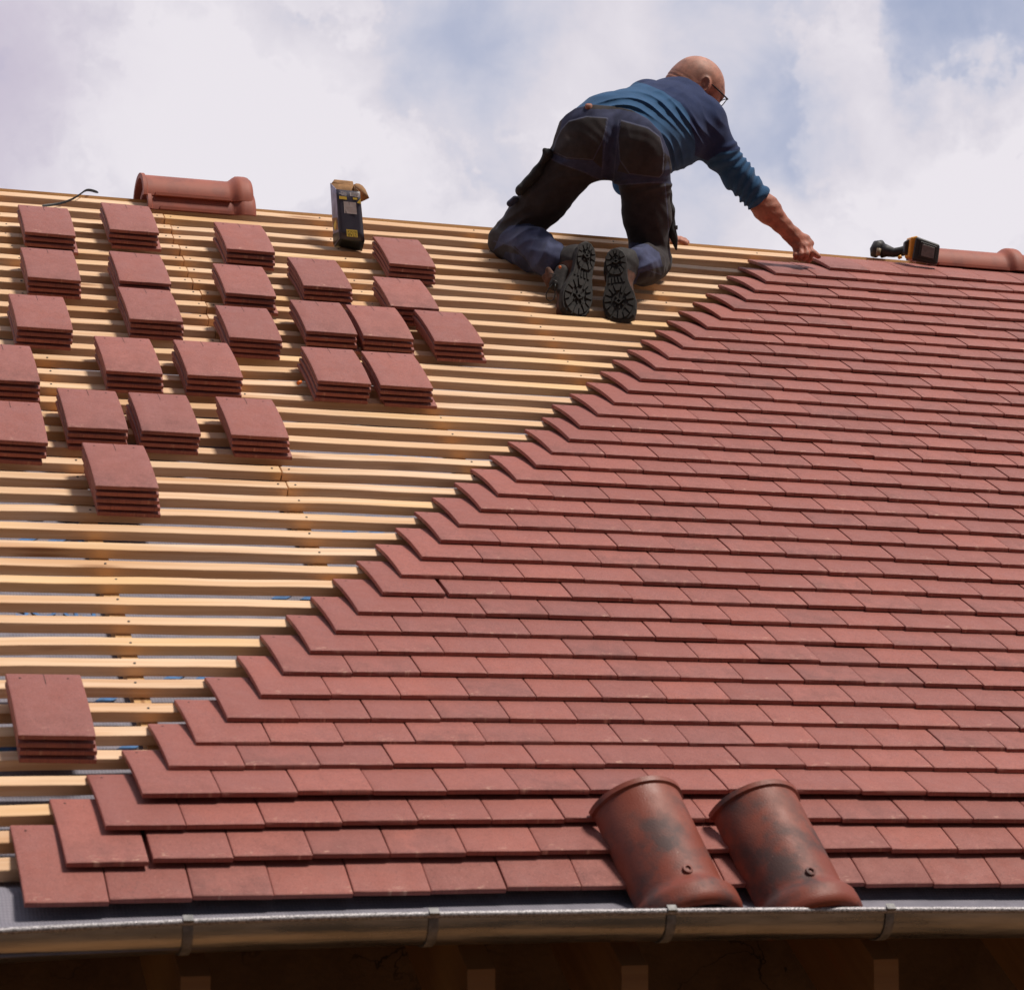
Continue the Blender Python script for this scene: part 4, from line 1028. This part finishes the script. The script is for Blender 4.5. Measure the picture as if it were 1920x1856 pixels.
def tr_fn(P):
    d = union(P, tr_prims, .04); x, y, dep = proj(P)
    n1 = np.sin(P[:, 0] * 37 + 1.3) * np.sin(P[:, 1] * 41 + .4) * np.sin(P[:, 2] * 39 + 2.)
    d -= .0025 * n1 + .0012 * np.sin(P[:, 0] * 90 + 3 * np.sin(P[:, 2] * 31)) * np.sin(P[:, 2] * 83 + 2 * np.sin(P[:, 0] * 27))
    # cleft and pocket edges
    cl_ = np.exp(-((x - (1150 - (y - 220) * .06)) / 7) ** 2) * np.clip((y - 215) / 40, 0, 1) * np.clip((340 - y) / 30, 0, 1)
    d += .010 * cl_ * (dep < 8.72)
    d -= .0048 * ridge_((x * .8 + y * .5) / 15. + 1.6 * np.sin(y / 27.) + np.sin(x / 23.)) * (.5 + .5 * np.sin(x / 31. + y / 19.))
    for poly in (PKL, PKR):
        m = inpoly(x, y, poly) & (dep < 8.8); d -= .0040 * m
    # drag folds under the seat, behind the knees and on the shins
    w1 = np.exp(-(((y - 345) - (x - 1190) * .1) / 16) ** 2) * (x > 1150) * (x < 1262); d -= .006 * w1 * ridge_((y + (x - 1200) * .25) / 5.)
    w2 = np.exp(-(np.hypot(x - 975, y - 425) / 40) ** 2); d -= .008 * w2 * ridge_((x * .35 + y * .94) / 6.5 + .8 * np.sin(x / 14))
    w3 = np.exp(-(np.hypot(x - 1020, y - 465) / 36) ** 2) * (dep < 8.72); d -= .008 * w3 * ridge_((x * .95 + y * .45) / 8.)
    w4 = np.exp(-(np.hypot(x - 1215, y - 490) / 36) ** 2) * (dep < 8.76); d -= .0075 * w4 * ridge_(np.arctan2(y - 520, x - 1165) * 7)
    w5 = np.exp(-(np.hypot(x - 1235, y - 430) / 45) ** 2); d -= .006 * w5 * ridge_((x * .9 - y * .35) / 9.)
    w6 = np.exp(-(np.hypot(x - 1060, y - 330) / 50) ** 2); d -= .0055 * w6 * ridge_((x * .45 + y * .9) / 8. + np.sin(x / 20))
    hs, dp = hem_sd(P); return np.where((y < 350), np.maximum(d, -hs - .014), d)
PKL = [(1052, 244), (1066, 228), (1100, 219), (1140, 222), (1131, 262), (1112, 300), (1062, 296), (1036, 284), (1043, 262)]
PKR = [(1164, 226), (1215, 240), (1238, 258), (1245, 285), (1243, 325), (1236, 333), (1180, 326), (1162, 300), (1158, 262)]
def tr_col(v_):
    x, y, d = proj(v_); n = len(v_)
    bl_ = np.array([.040, .034, .036]); nv = np.array([.045, .052, .105]); cc = np.tile(bl_, (n, 1))
    def P_(poly, colr, cond=None, dy=0):
        m = inpoly(x, y, poly)
        if cond is not None: m &= cond
        cc[m] = colr
    P_([(1060, 190), (1110, 205), (1160, 205), (1210, 215), (1262, 265), (1262, 300), (1243, 285), (1238, 258), (1213, 241), (1164, 227), (1140, 222), (1100, 219), (1066, 229), (1050, 245)], nv)
    P_([(1138, 220), (1165, 222), (1160, 262), (1163, 302), (1150, 345), (1128, 330), (1131, 262)], nv)
    P_([(1138, 330), (1160, 322), (1180, 327), (1236, 334), (1244, 326), (1252, 300), (1262, 345), (1200, 343), (1147, 348)], nv * .8)
    P_([(1028, 284), (1062, 298), (1112, 302), (1130, 318), (1130, 338), (1095, 322), (1055, 308), (1028, 296)], nv * .9)
    calf = np.array([.062, .070, .135])
    P_([(925, 470), (938, 440), (955, 424), (990, 419), (1022, 430), (1045, 448), (1065, 470), (1052, 488), (1026, 520), (1005, 512), (985, 482), (965, 462), (945, 458)], calf, d < 8.80)
    P_([(1160, 470), (1185, 455), (1215, 458), (1236, 474), (1243, 500), (1222, 505), (1200, 512), (1190, 535), (1165, 530)], calf * 1.05, d < 8.80)
    P_([(948, 472), (975, 478), (998, 500), (1004, 516), (970, 505), (940, 490)], nv * .9, d < 8.80)
    def seam(pts_, colr, wpx=.9):
        p_ = np.stack([x, y], 1); dd = np.full(n, 1e9)
        for a, b in zip(pts_[:-1], pts_[1:]):
            a, b = np.array(a, float), np.array(b, float); ab = b - a; t = np.clip((p_ - a) @ ab / (ab @ ab), 0, 1); dd = np.minimum(dd, np.linalg.norm(p_ - a - t[:, None] * ab, axis=1))
        w_ = np.exp(-(dd / wpx) ** 2)[:, None]; cc[:] = cc * (1 - w_) + np.array(colr) * w_
    for pk_ in (PKL, PKR): seam(pk_ + pk_[:1], (.075, .078, .12))
    for ps_ in ([(1147, 348), (1200, 344), (1246, 342)], [(1028, 296), (1055, 309), (1095, 323), (1130, 340)], [(1160, 225), (1150, 345)], [(1139, 222), (1128, 330)],
                [(925, 452), (960, 462), (985, 484), (1003, 512)], [(1165, 512), (1190, 508), (1215, 507), (1240, 515)], [(1247, 345), (1252, 400), (1256, 480)], [(1000, 320), (960, 385), (930, 430)]): seam(ps_, (.085, .09, .15), .8)
    dm = np.exp(-(np.hypot(x - 1064, y - 258 - (x - 1064) * .6) / 5) ** 2) * .6; cc = cc * (1 - dm[:, None] * .5) + .25 * dm[:, None] * .5
    return cc
tp = np.array([q_ for pr_ in tr_prims if pr_[0] != 'e' for q_ in pr_[1:3]]); trousers = iso_obj('trousers', tr_fn, tp.min(0) - .16, tp.max(0) + .16, .0036, MTR, person, tr_col)

# fleece
c1b = V(1240, 240, 8.98)
sh_prims = [('f', V(1157, 250, 8.74), V(1238, 234, 8.97), .176, .180, DOR, .82), ('f', V(1238, 234, 8.97), V(1262, 214, 9.06), .165, .135, DOR, .85, {'k': .06}), (c, V(1212, 186, 9.22), V(1316, 226, 9.0), .066, .072, {'k': .08}),
            (c, V(1262, 210, 9.05), V(1272, 190, 9.08), .09, .074, {'k': .06}),
            (c, V(1322, 232, 8.99), V(1350, 285, 9.02), .071, .060, {'k': .05}), (c, V(1350, 285, 9.02), V(1384, 330, 9.045), .060, .054, {'k': .03}), (c, V(1384, 330, 9.045), V(1420, 371, 9.07), .054, .0495, {'k': .02}),
            (c, V(1212, 192, 9.24), V(1176, 330, 9.36), .07, .052, {'k': .05}), (c, V(1174, 330, 9.36), V(1172, 346, 9.36), .050, .046, {'k': .02}),
            (c, V(1246, 290, 8.90), V(1280, 268, 9.0), .055, .06, {'k': .07})]

def sh_fn(P):
    d = union(P, sh_prims, .06); x, y, dep = proj(P)
    rho = np.hypot(x - 1150, y - 345); th = np.arctan2(-(y - 345), x - 1150)
    w_ = np.clip((rho - 95) / 25, 0, 1) * np.clip((205 - rho) / 20, 0, 1) * np.clip((th - .15) / .3, 0, 1) * np.clip((2.1 - th) / .3, 0, 1) * (dep < 9.2) * np.clip((1330 - x) / 30, 0, 1)
    ph = rho / 3.1 + 1.5 * np.sin(th * 3.1 + 1) + .9 * np.sin(th * 7 + rho * .05) + .6 * np.sin(rho / 17.)
    amp = .0125 * (.55 + .45 * np.sin(th * 4.3 + rho * .09 + 1))
    d -= amp * w_ * (ridge_(ph / 1.35) ** 1.3 - .35)
    # shoulder drag lines
    w2 = np.exp(-(np.hypot(x - 1325, y - 235) / 34) ** 2); d -= .005 * w2 * (ridge_((x * .80 - y * .55) / 6.5 + .5 * np.sin(y / 11)) - .3)
    w2 = np.exp(-(np.hypot(x - 1245, y - 165) / 34) ** 2); d -= .004 * w2 * (ridge_((x * .35 + y * .9) / 6. + .5 * np.sin(x / 17)) - .3)
    # bunched sleeve
    s_ = (x - 1340) * .67 + (y - 275) * .74; t_ = (x - 1340) * -.74 + (y - 275) * .67
    w3 = np.clip((s_ - 5) / 12, 0, 1) * (x > 1325) * (y > 262); sg = 1 if True else 0
    d -= w3 * (.0025 + .0065 * np.clip(s_ / 90, 0, 1)) * (.5 + .5 * np.sin((s_ + t_ * .55 * np.sin(s_ / 25 + 1)) / 2.8 + .7 * np.sin(t_ / 9.)) - .35)
    d -= .0045 * np.exp(-((s_ - 108) / 5) ** 2) * (x > 1380)
    # hem edge
    hs, dp = hem_sd(P)
    d -= .0035 * np.exp(-((hs + .008) / .006) ** 2)
    d -= .0015 * np.sin(P[:, 0] * 55 + 2 * np.sin(P[:, 2] * 31)) * np.sin(P[:, 2] * 49 + 1)
    d = np.where((dp < 9.12) & (x < 1300), np.maximum(d, hs), d)
    # sleeve ends
    c2 = ((P - V(1424, 375.5, 9.07)) @ nrm(wrR - elR)); d = np.where(x > 1370, np.maximum(d, c2), d)
    return d
YOKE = [(1160, 120), (1182, 152), (1210, 158), (1245, 172), (1276, 193), (1292, 220), (1301, 255), (1304, 292), (1328, 302), (1352, 286), (1384, 282), (1400, 260), (1372, 200), (1330, 150), (1290, 120)]
def sh_col(v_):
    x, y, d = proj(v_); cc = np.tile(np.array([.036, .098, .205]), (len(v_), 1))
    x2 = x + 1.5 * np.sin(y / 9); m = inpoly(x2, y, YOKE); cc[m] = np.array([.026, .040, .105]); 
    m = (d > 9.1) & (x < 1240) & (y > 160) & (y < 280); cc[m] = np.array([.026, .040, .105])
    return cc
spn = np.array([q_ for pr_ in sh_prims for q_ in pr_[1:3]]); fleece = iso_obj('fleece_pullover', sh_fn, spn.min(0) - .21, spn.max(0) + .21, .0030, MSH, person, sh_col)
body = iso_obj('body', body_fn, lo, hi, .0031, MSK, person, skin_col)
pl_ = np.array(person.location)

# small parts on the clothes
MFL = plain('black_pouch_cloth', (.018, .017, .018), .85, nscale=60, amount=.3)
def small_iso(name, prims, k, h, mat, par, disp=None):
    pp = np.array([q_ for pr_ in prims for q_ in (pr_[1:3] if pr_[0] != 'e' else (pr_[1],))])
    fn = (lambda P: union(P, prims, k) - (disp(P) if disp else 0)); return iso_obj(name, fn, pp.min(0) - .09, pp.max(0) + .09, h, mat, par)
wob = lambda P: .0025 * np.sin(P[:, 0] * 110) * np.sin(P[:, 2] * 95)
small_iso('holster_pocket', [('f', V(1026, 292, 8.64), V(1003, 328, 8.66), .020, .026, nrm(cv(.8, .6, 0)), .6), ('f', V(1003, 328, 8.66), V(979, 353, 8.67), .026, .030, nrm(cv(.7, .7, 0)), .6), (c, V(1021, 281, 8.63), V(1030, 290, 8.64), .008, .012)], .02, .0032, MFL, person, wob)
small_iso('pocket_flap', [('f', V(956, 382, 8.70), V(966, 374, 8.70), .012, .013, nrm(CF), .7)], .01, .0025, plain('navy_flap_cloth', (.035, .04, .075), .85), person)
small_iso('tool_pocket', [('f', V(1252, 345, 8.76), V(1257, 395, 8.78), .014, .018, nrm(CR), .7), ('f', V(1257, 395, 8.78), V(1262, 440, 8.79), .018, .017, nrm(CR), .7), ('f', V(1262, 440, 8.79), V(1268, 468, 8.79), .015, .007, nrm(CR), .8)], .02, .0032, MFL, person, wob)
m1 = MB(); m1.box(V(1267.5, 427, 8.775), CR * .006, CD * .0075, CF * .005); m1.box(V(1263, 427, 8.775), CR * .006, CD * .004, CF * .004)
m1.build('buckle', plain('grey_buckle', (.09, .10, .11), .4), person, bevel=.0015, origin=pl_)
m1 = MB(); m1.box(V(1247, 384.5, 8.70), (CR * .98 + CF * .2) * .0058, (CD * .99 + CR * .08) * .0125, CF * .0015)
m1.build('orange_tag', plain('orange_woven_tag', (.85, .36, .06), .7), person, bevel=.001, origin=pl_)

# glasses
MGL = plain('black_spectacle_frame', (.012, .012, .013), .3)
gls = MB()
for s in (1, -1):
    gls.tube([H(-.020, .000, .084 * s), H(.0, .010, .0855 * s), H(.03, .0125, .086 * s), H(.07, .013, .083 * s), H(.108, .0135, .076 * s)], [.0045, .0028, .0026, .0026, .0032], 8)
    ring = [H(.112 - abs(r_) * .09, u_, r_ * s) for u_, r_ in ((.013, .074), (.0145, .045), (.012, .014), (0., .009), (-.016, .013), (-.026, .026), (-.028, .05), (-.024, .066), (-.008, .073), (.013, .074))]
    gls.tube(ring, .0019, 8)
gls.tube([H(.112, .006, .011), H(.116, .009, 0), H(.112, .006, -.011)], .0018, 8)
eyeg = gls.build('eyeglasses', MGL, person, True, origin=pl_)
MLN = M_('spectacle_lens'); MLN.b.inputs['Transmission Weight'].default_value = 1.; MLN.b.inputs['IOR'].default_value = 1.02; MLN = MLN.set((.9, .92, .95), .02)
for s in (1, -1):
    m1 = MB(); rg = [H(.1115 - abs(r_) * .09, u_, r_ * s) for u_, r_ in ((.013, .073), (.014, .045), (.011, .014), (0., .0095), (-.016, .0135), (-.025, .027), (-.027, .05), (-.023, .065), (-.008, .072))]
    m1.add(rg, [tuple(range(len(rg)))]); o = m1.build('lens', MLN, None, False, origin=pl_); o.parent = eyeg; o.location = (0, 0, 0)
    m1 = MB(); o = None
MEY = plain('eye_white', (.6, .52, .48), .2)
for s in (1, -1):
    small_iso('eye', [('e', H(.082, .004, .031 * s), (HF, HU, HR_), (.0115, .0115, .0115))], .01, .002, MEY, person)

# ---- boots
MSO = plain('boot_sole_rubber', (.018, .014, .0125), .75, nscale=70, amount=.55, bump=.0008); MLE = plain('brown_boot_leather', (.11, .045, .027), .8, nscale=50, amount=.35, bump=.002)
MUP = plain('charcoal_boot_fabric', (.028, .023, .023), .8, nscale=90, amount=.3, bump=.0006); MOR = plain('orange_rivet', (.9, .20, .03), .5)
def foot(tx, ty, td, hx, hy, hd, wv, side, shaft, wsc=1.0):
    T, Hh = V(tx, ty, td), V(hx, hy, hd); L = np.linalg.norm(Hh - T); A = (Hh - T) / L; Wd = nrm(wv - A * (wv @ A)); Nn = np.cross(Wd, A)
    if Nn @ CF > 0: Nn = -Nn
    f = lambda a, w_, n_: T + A * (a * L) + Wd * (w_ * L) + Nn * n_
    s = side                                   # +1: outer edge on image right
    outl = [(0.0, 0.0), (.012, .10), (.06, .165), (.14, .195), (.26, .205), (.36, .19), (.46, .155), (.56, .125), (.66, .120), (.78, .130), (.88, .122), (.95, .09), (.99, .045),
            (1.0, 0), (.99, -.045), (.95, -.09), (.88, -.125), (.78, -.135), (.66, -.130), (.56, -.135), (.46, -.16), (.36, -.185), (.26, -.195), (.14, -.18), (.06, -.145), (.012, -.08)]
    outl = [(a, w_ * s * wsc) for a, w_ in outl]
    up = []
    bt = empty('boot', T) if False else None
    # leather upper
    prims = [(c, f(.14, .05 * s, -.056), f(.40, 0, -.064), .036, .040), (c, f(.14, -.06 * s, -.052), f(.40, -.04 * s, -.060), .034, .036, {'k': .03}), (c, f(.40, 0, -.064), f(.86, 0, -.060), .040, .036, {'k': .03}), (c, f(.80, 0, -.066), shaft[0], .040, .046, {'k': .04}), (c, shaft[0], shaft[1], .046, .050, {'k': .03}), (c, f(.45, 0, -.08), shaft[0], .03, .038, {'k': .04})]
    def bcol(P): return None
    o = small_iso('boot', prims, .03, .0034, MUP, None, lambda P: .0015 * np.sin(P[:, 0] * 90 + 1.5 * np.sin(P[:, 2] * 60)) * np.sin(P[:, 2] * 80))
    o.parent = person; 
    for v_ in [0]: pass
    me = o.data; co = np.empty(len(me.vertices) * 3); me.vertices.foreach_get('co', co); co = co.reshape(-1, 3); me.vertices.foreach_set('co', (co - pl_).ravel()); me.update()
    me.materials.append(MLE)
    # leather panels near the sole
    cen = np.empty(len(me.polygons) * 3); me.polygons.foreach_get('center', cen); cen = cen.reshape(-1, 3) + pl_
    a_ = ((cen - T) @ A) / L; n_ = (cen - T) @ Nn; w_ = ((cen - T) @ Wd) / L
    leather = ((n_ > -.075 + .012 * np.sin(a_ * 14)) & (a_ < .74)) | ((a_ < .2))
    me.polygons.foreach_set('material_index', leather.astype(np.int32)); me.update()
    # sole slab with a rounded welt
    mb = MB(); n = len(outl); lv = [(-.026, .96), (-.022, 1.03), (-.006, 1.02), (0, .97)]
    vs = [f(.5 + (a - .5) * sc_, w_ * sc_, z) for z, sc_ in lv for a, w_ in outl]
    fs = [(j * n + i, j * n + (i + 1) % n, (j + 1) * n + (i + 1) % n, (j + 1) * n + i) for j in range(len(lv) - 1) for i in range(n)] + [tuple(range(n)), tuple((len(lv) - 1) * n + i for i in range(n))[::-1]]
    mb.add(vs, fs); sole = mb.build('sole', MSO, None, False, origin=pl_); sole.parent = o; sole.location = (0, 0, 0)
    # tread lugs: wedge blocks round a diamond, fore foot and heel
    rs = random.Random(int(tx)); tr = MB()
    def prism(poly, z0, z1):
        m_ = len(poly); ctr = np.mean(poly, 0); tp_ = [tuple(ctr + (np.array(q_) - ctr) * .90) for q_ in poly]
        vs = [f(a, w_, z0) for a, w_ in poly] + [f(a, w_, z1) for a, w_ in tp_]
        tr.add(vs, [tuple(range(m_, 2 * m_))] + [(i, (i + 1) % m_, m_ + (i + 1) % m_, m_ + i) for i in range(m_)])
    def halfw(a, sg):
        pts_ = sorted([(q_[0], abs(q_[1])) for q_ in outl if q_[1] * sg >= 0]); return float(np.interp(a, [q_[0] for q_ in pts_], [q_[1] for q_ in pts_]))
    def region(a0, a1, nseg, rin):
        ac = (a0 + a1) / 2
        def bpt(t, k_):
            a = ac + math.cos(t) * (a1 - a0) / 2 * k_; sg = 1 if math.sin(t) >= 0 else -1
            hw = halfw(min(max(ac + math.cos(t) * (a1 - a0) / 2, .01), .99), sg); w0 = math.sin(t); w_ = abs(w0) ** .6 * hw * .93 * k_
            return (a, sg * w_)
        ts = np.linspace(0, 2 * math.pi, nseg + 1) + .2
        for i in range(nseg):
            g_ = .035; t0, t1 = ts[i] + g_, ts[i + 1] - g_; tm = (t0 + t1) / 2; k_ = rin + .16 * (i % 2)
            prism([bpt(t0, .98), bpt(tm, .99), bpt(t1, .98), bpt(t1 - .06, k_ + .04), bpt(tm, k_ + .10 * (1 - i % 2)), bpt(t0 + .06, k_ + .04)], -.001, .0055)
            if i % 2 == 0: prism([bpt(t0 + .1, k_ - .03), bpt(t1 - .1, k_ - .03), bpt(tm, k_ - .22)], -.001, .005)
        r_ = rin * .42; da, dw = (a1 - a0) / 2 * r_, .05
        outer = [(ac + da, 0), (ac, dw), (ac - da, 0), (ac, -dw)]; inn = [(ac + da * .5, 0), (ac, dw * .5), (ac - da * .5, 0), (ac, -dw * .5)]
        for i in range(4): prism([outer[i], outer[(i + 1) % 4], inn[(i + 1) % 4], inn[i]], -.001, .008)
    region(.02, .50, 14, .42); region(.62, .985, 12, .42)
    for i in range(5): prism([(.515, -.11 + i * .045), (.515, -.085 + i * .045), (.60, -.075 + i * .035), (.60, -.095 + i * .035)], -.001, .003)
    t_ = tr.build('tread', MSO, None, False, origin=pl_); t_.parent = o; t_.location = (0, 0, 0)
    return o, f, T, A, Wd, Nn, L
bL, fL, *_ = foot(1077, 593, 8.335, 1104, 454, 8.45, cv(.90, .12, .42), -1, (V(1076, 492, 8.50), V(1048, 490, 8.53)), .98)
bR, fR, *_ = foot(1163, 602, 8.345, 1153, 465, 8.46, cv(.985, .03, -.17), 1, (V(1168, 495, 8.52), V(1182, 498, 8.56)), 1.0)
bL['label'] = 'left boot with untied lace loop'; 
def part_iso(name, prims, k, h, mat, par):
    o = small_iso(name, prims, k, h, mat, None); me = o.data; co = np.empty(len(me.vertices) * 3); me.vertices.foreach_get('co', co); me.vertices.foreach_set('co', (co.reshape(-1, 3) - pl_).ravel()); me.update(); o.parent = par; return o
part_iso('tongue', [('f', V(1028, 506, 8.44), V(1036, 524, 8.43), .010, .019, nrm(CF), .5), ('f', V(1021, 520, 8.445), V(1032, 534, 8.44), .010, .014, nrm(CF), .5)], .016, .0026, MLE, bL)
part_iso('lace_facing', [('f', V(1053, 508, 8.43), V(1040, 535, 8.41), .022, .020, nrm(CF), .6), ('f', V(1058, 512, 8.425), V(1050, 545, 8.395), .012, .012, nrm(CF), .7)], .01, .0028, MUP, bL)
m1 = MB(); m1.tube([V(1050, 501, 8.405) , V(1050, 501, 8.397)], [.0052, .0045], 12); o = m1.build('rivet', MOR, None, True, origin=pl_); o.parent = bL; o.location = (0, 0, 0)
m1 = MB()
m1.tube([V(1038, 531, 8.39), V(1029, 541, 8.385), V(1024, 552, 8.385), V(1025, 561, 8.385), V(1031, 565.5, 8.385), V(1038, 562, 8.385), V(1041, 552, 8.39), V(1040, 541, 8.39), V(1041, 533, 8.39)], .0019, 7)
m1.tube([V(1036, 524, 8.39), V(1045, 529, 8.385), V(1046, 538, 8.385), V(1042, 531, 8.385)], .0022, 7); m1.tube([V(1030, 512, 8.40), V(1043, 516, 8.395), V(1034, 522, 8.395)], .0016, 7)
o = m1.build('lace', MBK, None, True, origin=pl_); o.parent = bL; o.location = (0, 0, 0)

# handle in the back pocket
m1 = MB()
m1.tube([V(1103, 214, 8.585), V(1104, 207, 8.575), V(1103.5, 196.5, 8.565)], [.0155, .0165, .012], 12)
tag(m1.build('tool_handle', plain('brown_wooden_handle', (.24, .085, .05), .65, nscale=60, amount=.4), smooth=True, origin=V(1103, 214, 8.585)), 'stubby brown tool handle sticking out of the kneeling person\'s back pocket', 'tool handle')
m1 = MB(); m1.add([V(1085, 207, 8.60), V(1098, 206, 8.585), V(1100, 216, 8.59), V(1097, 218, 8.60)], [(0, 1, 2, 3)])
o = m1.build('folded_paper', MWH, origin=V(1085, 207, 8.6)); m_ = o.modifiers.new('t', 'SOLIDIFY'); m_.thickness = .001
tag(o, 'small folded white slip tucked behind the brown handle at the waistband', 'paper slip')
# orange plug between the stacks
o_p = rp(6.5, 25.7, -.03); m1 = MB(); m1.tube([o_p, o_p + np.array([.012, .004, .006])], [.006, .0045], 10)
tag(m1.build('orange_plug', MOR, smooth=True, origin=o_p), 'tiny orange plug beside the lower left stack of the pair', 'plug')
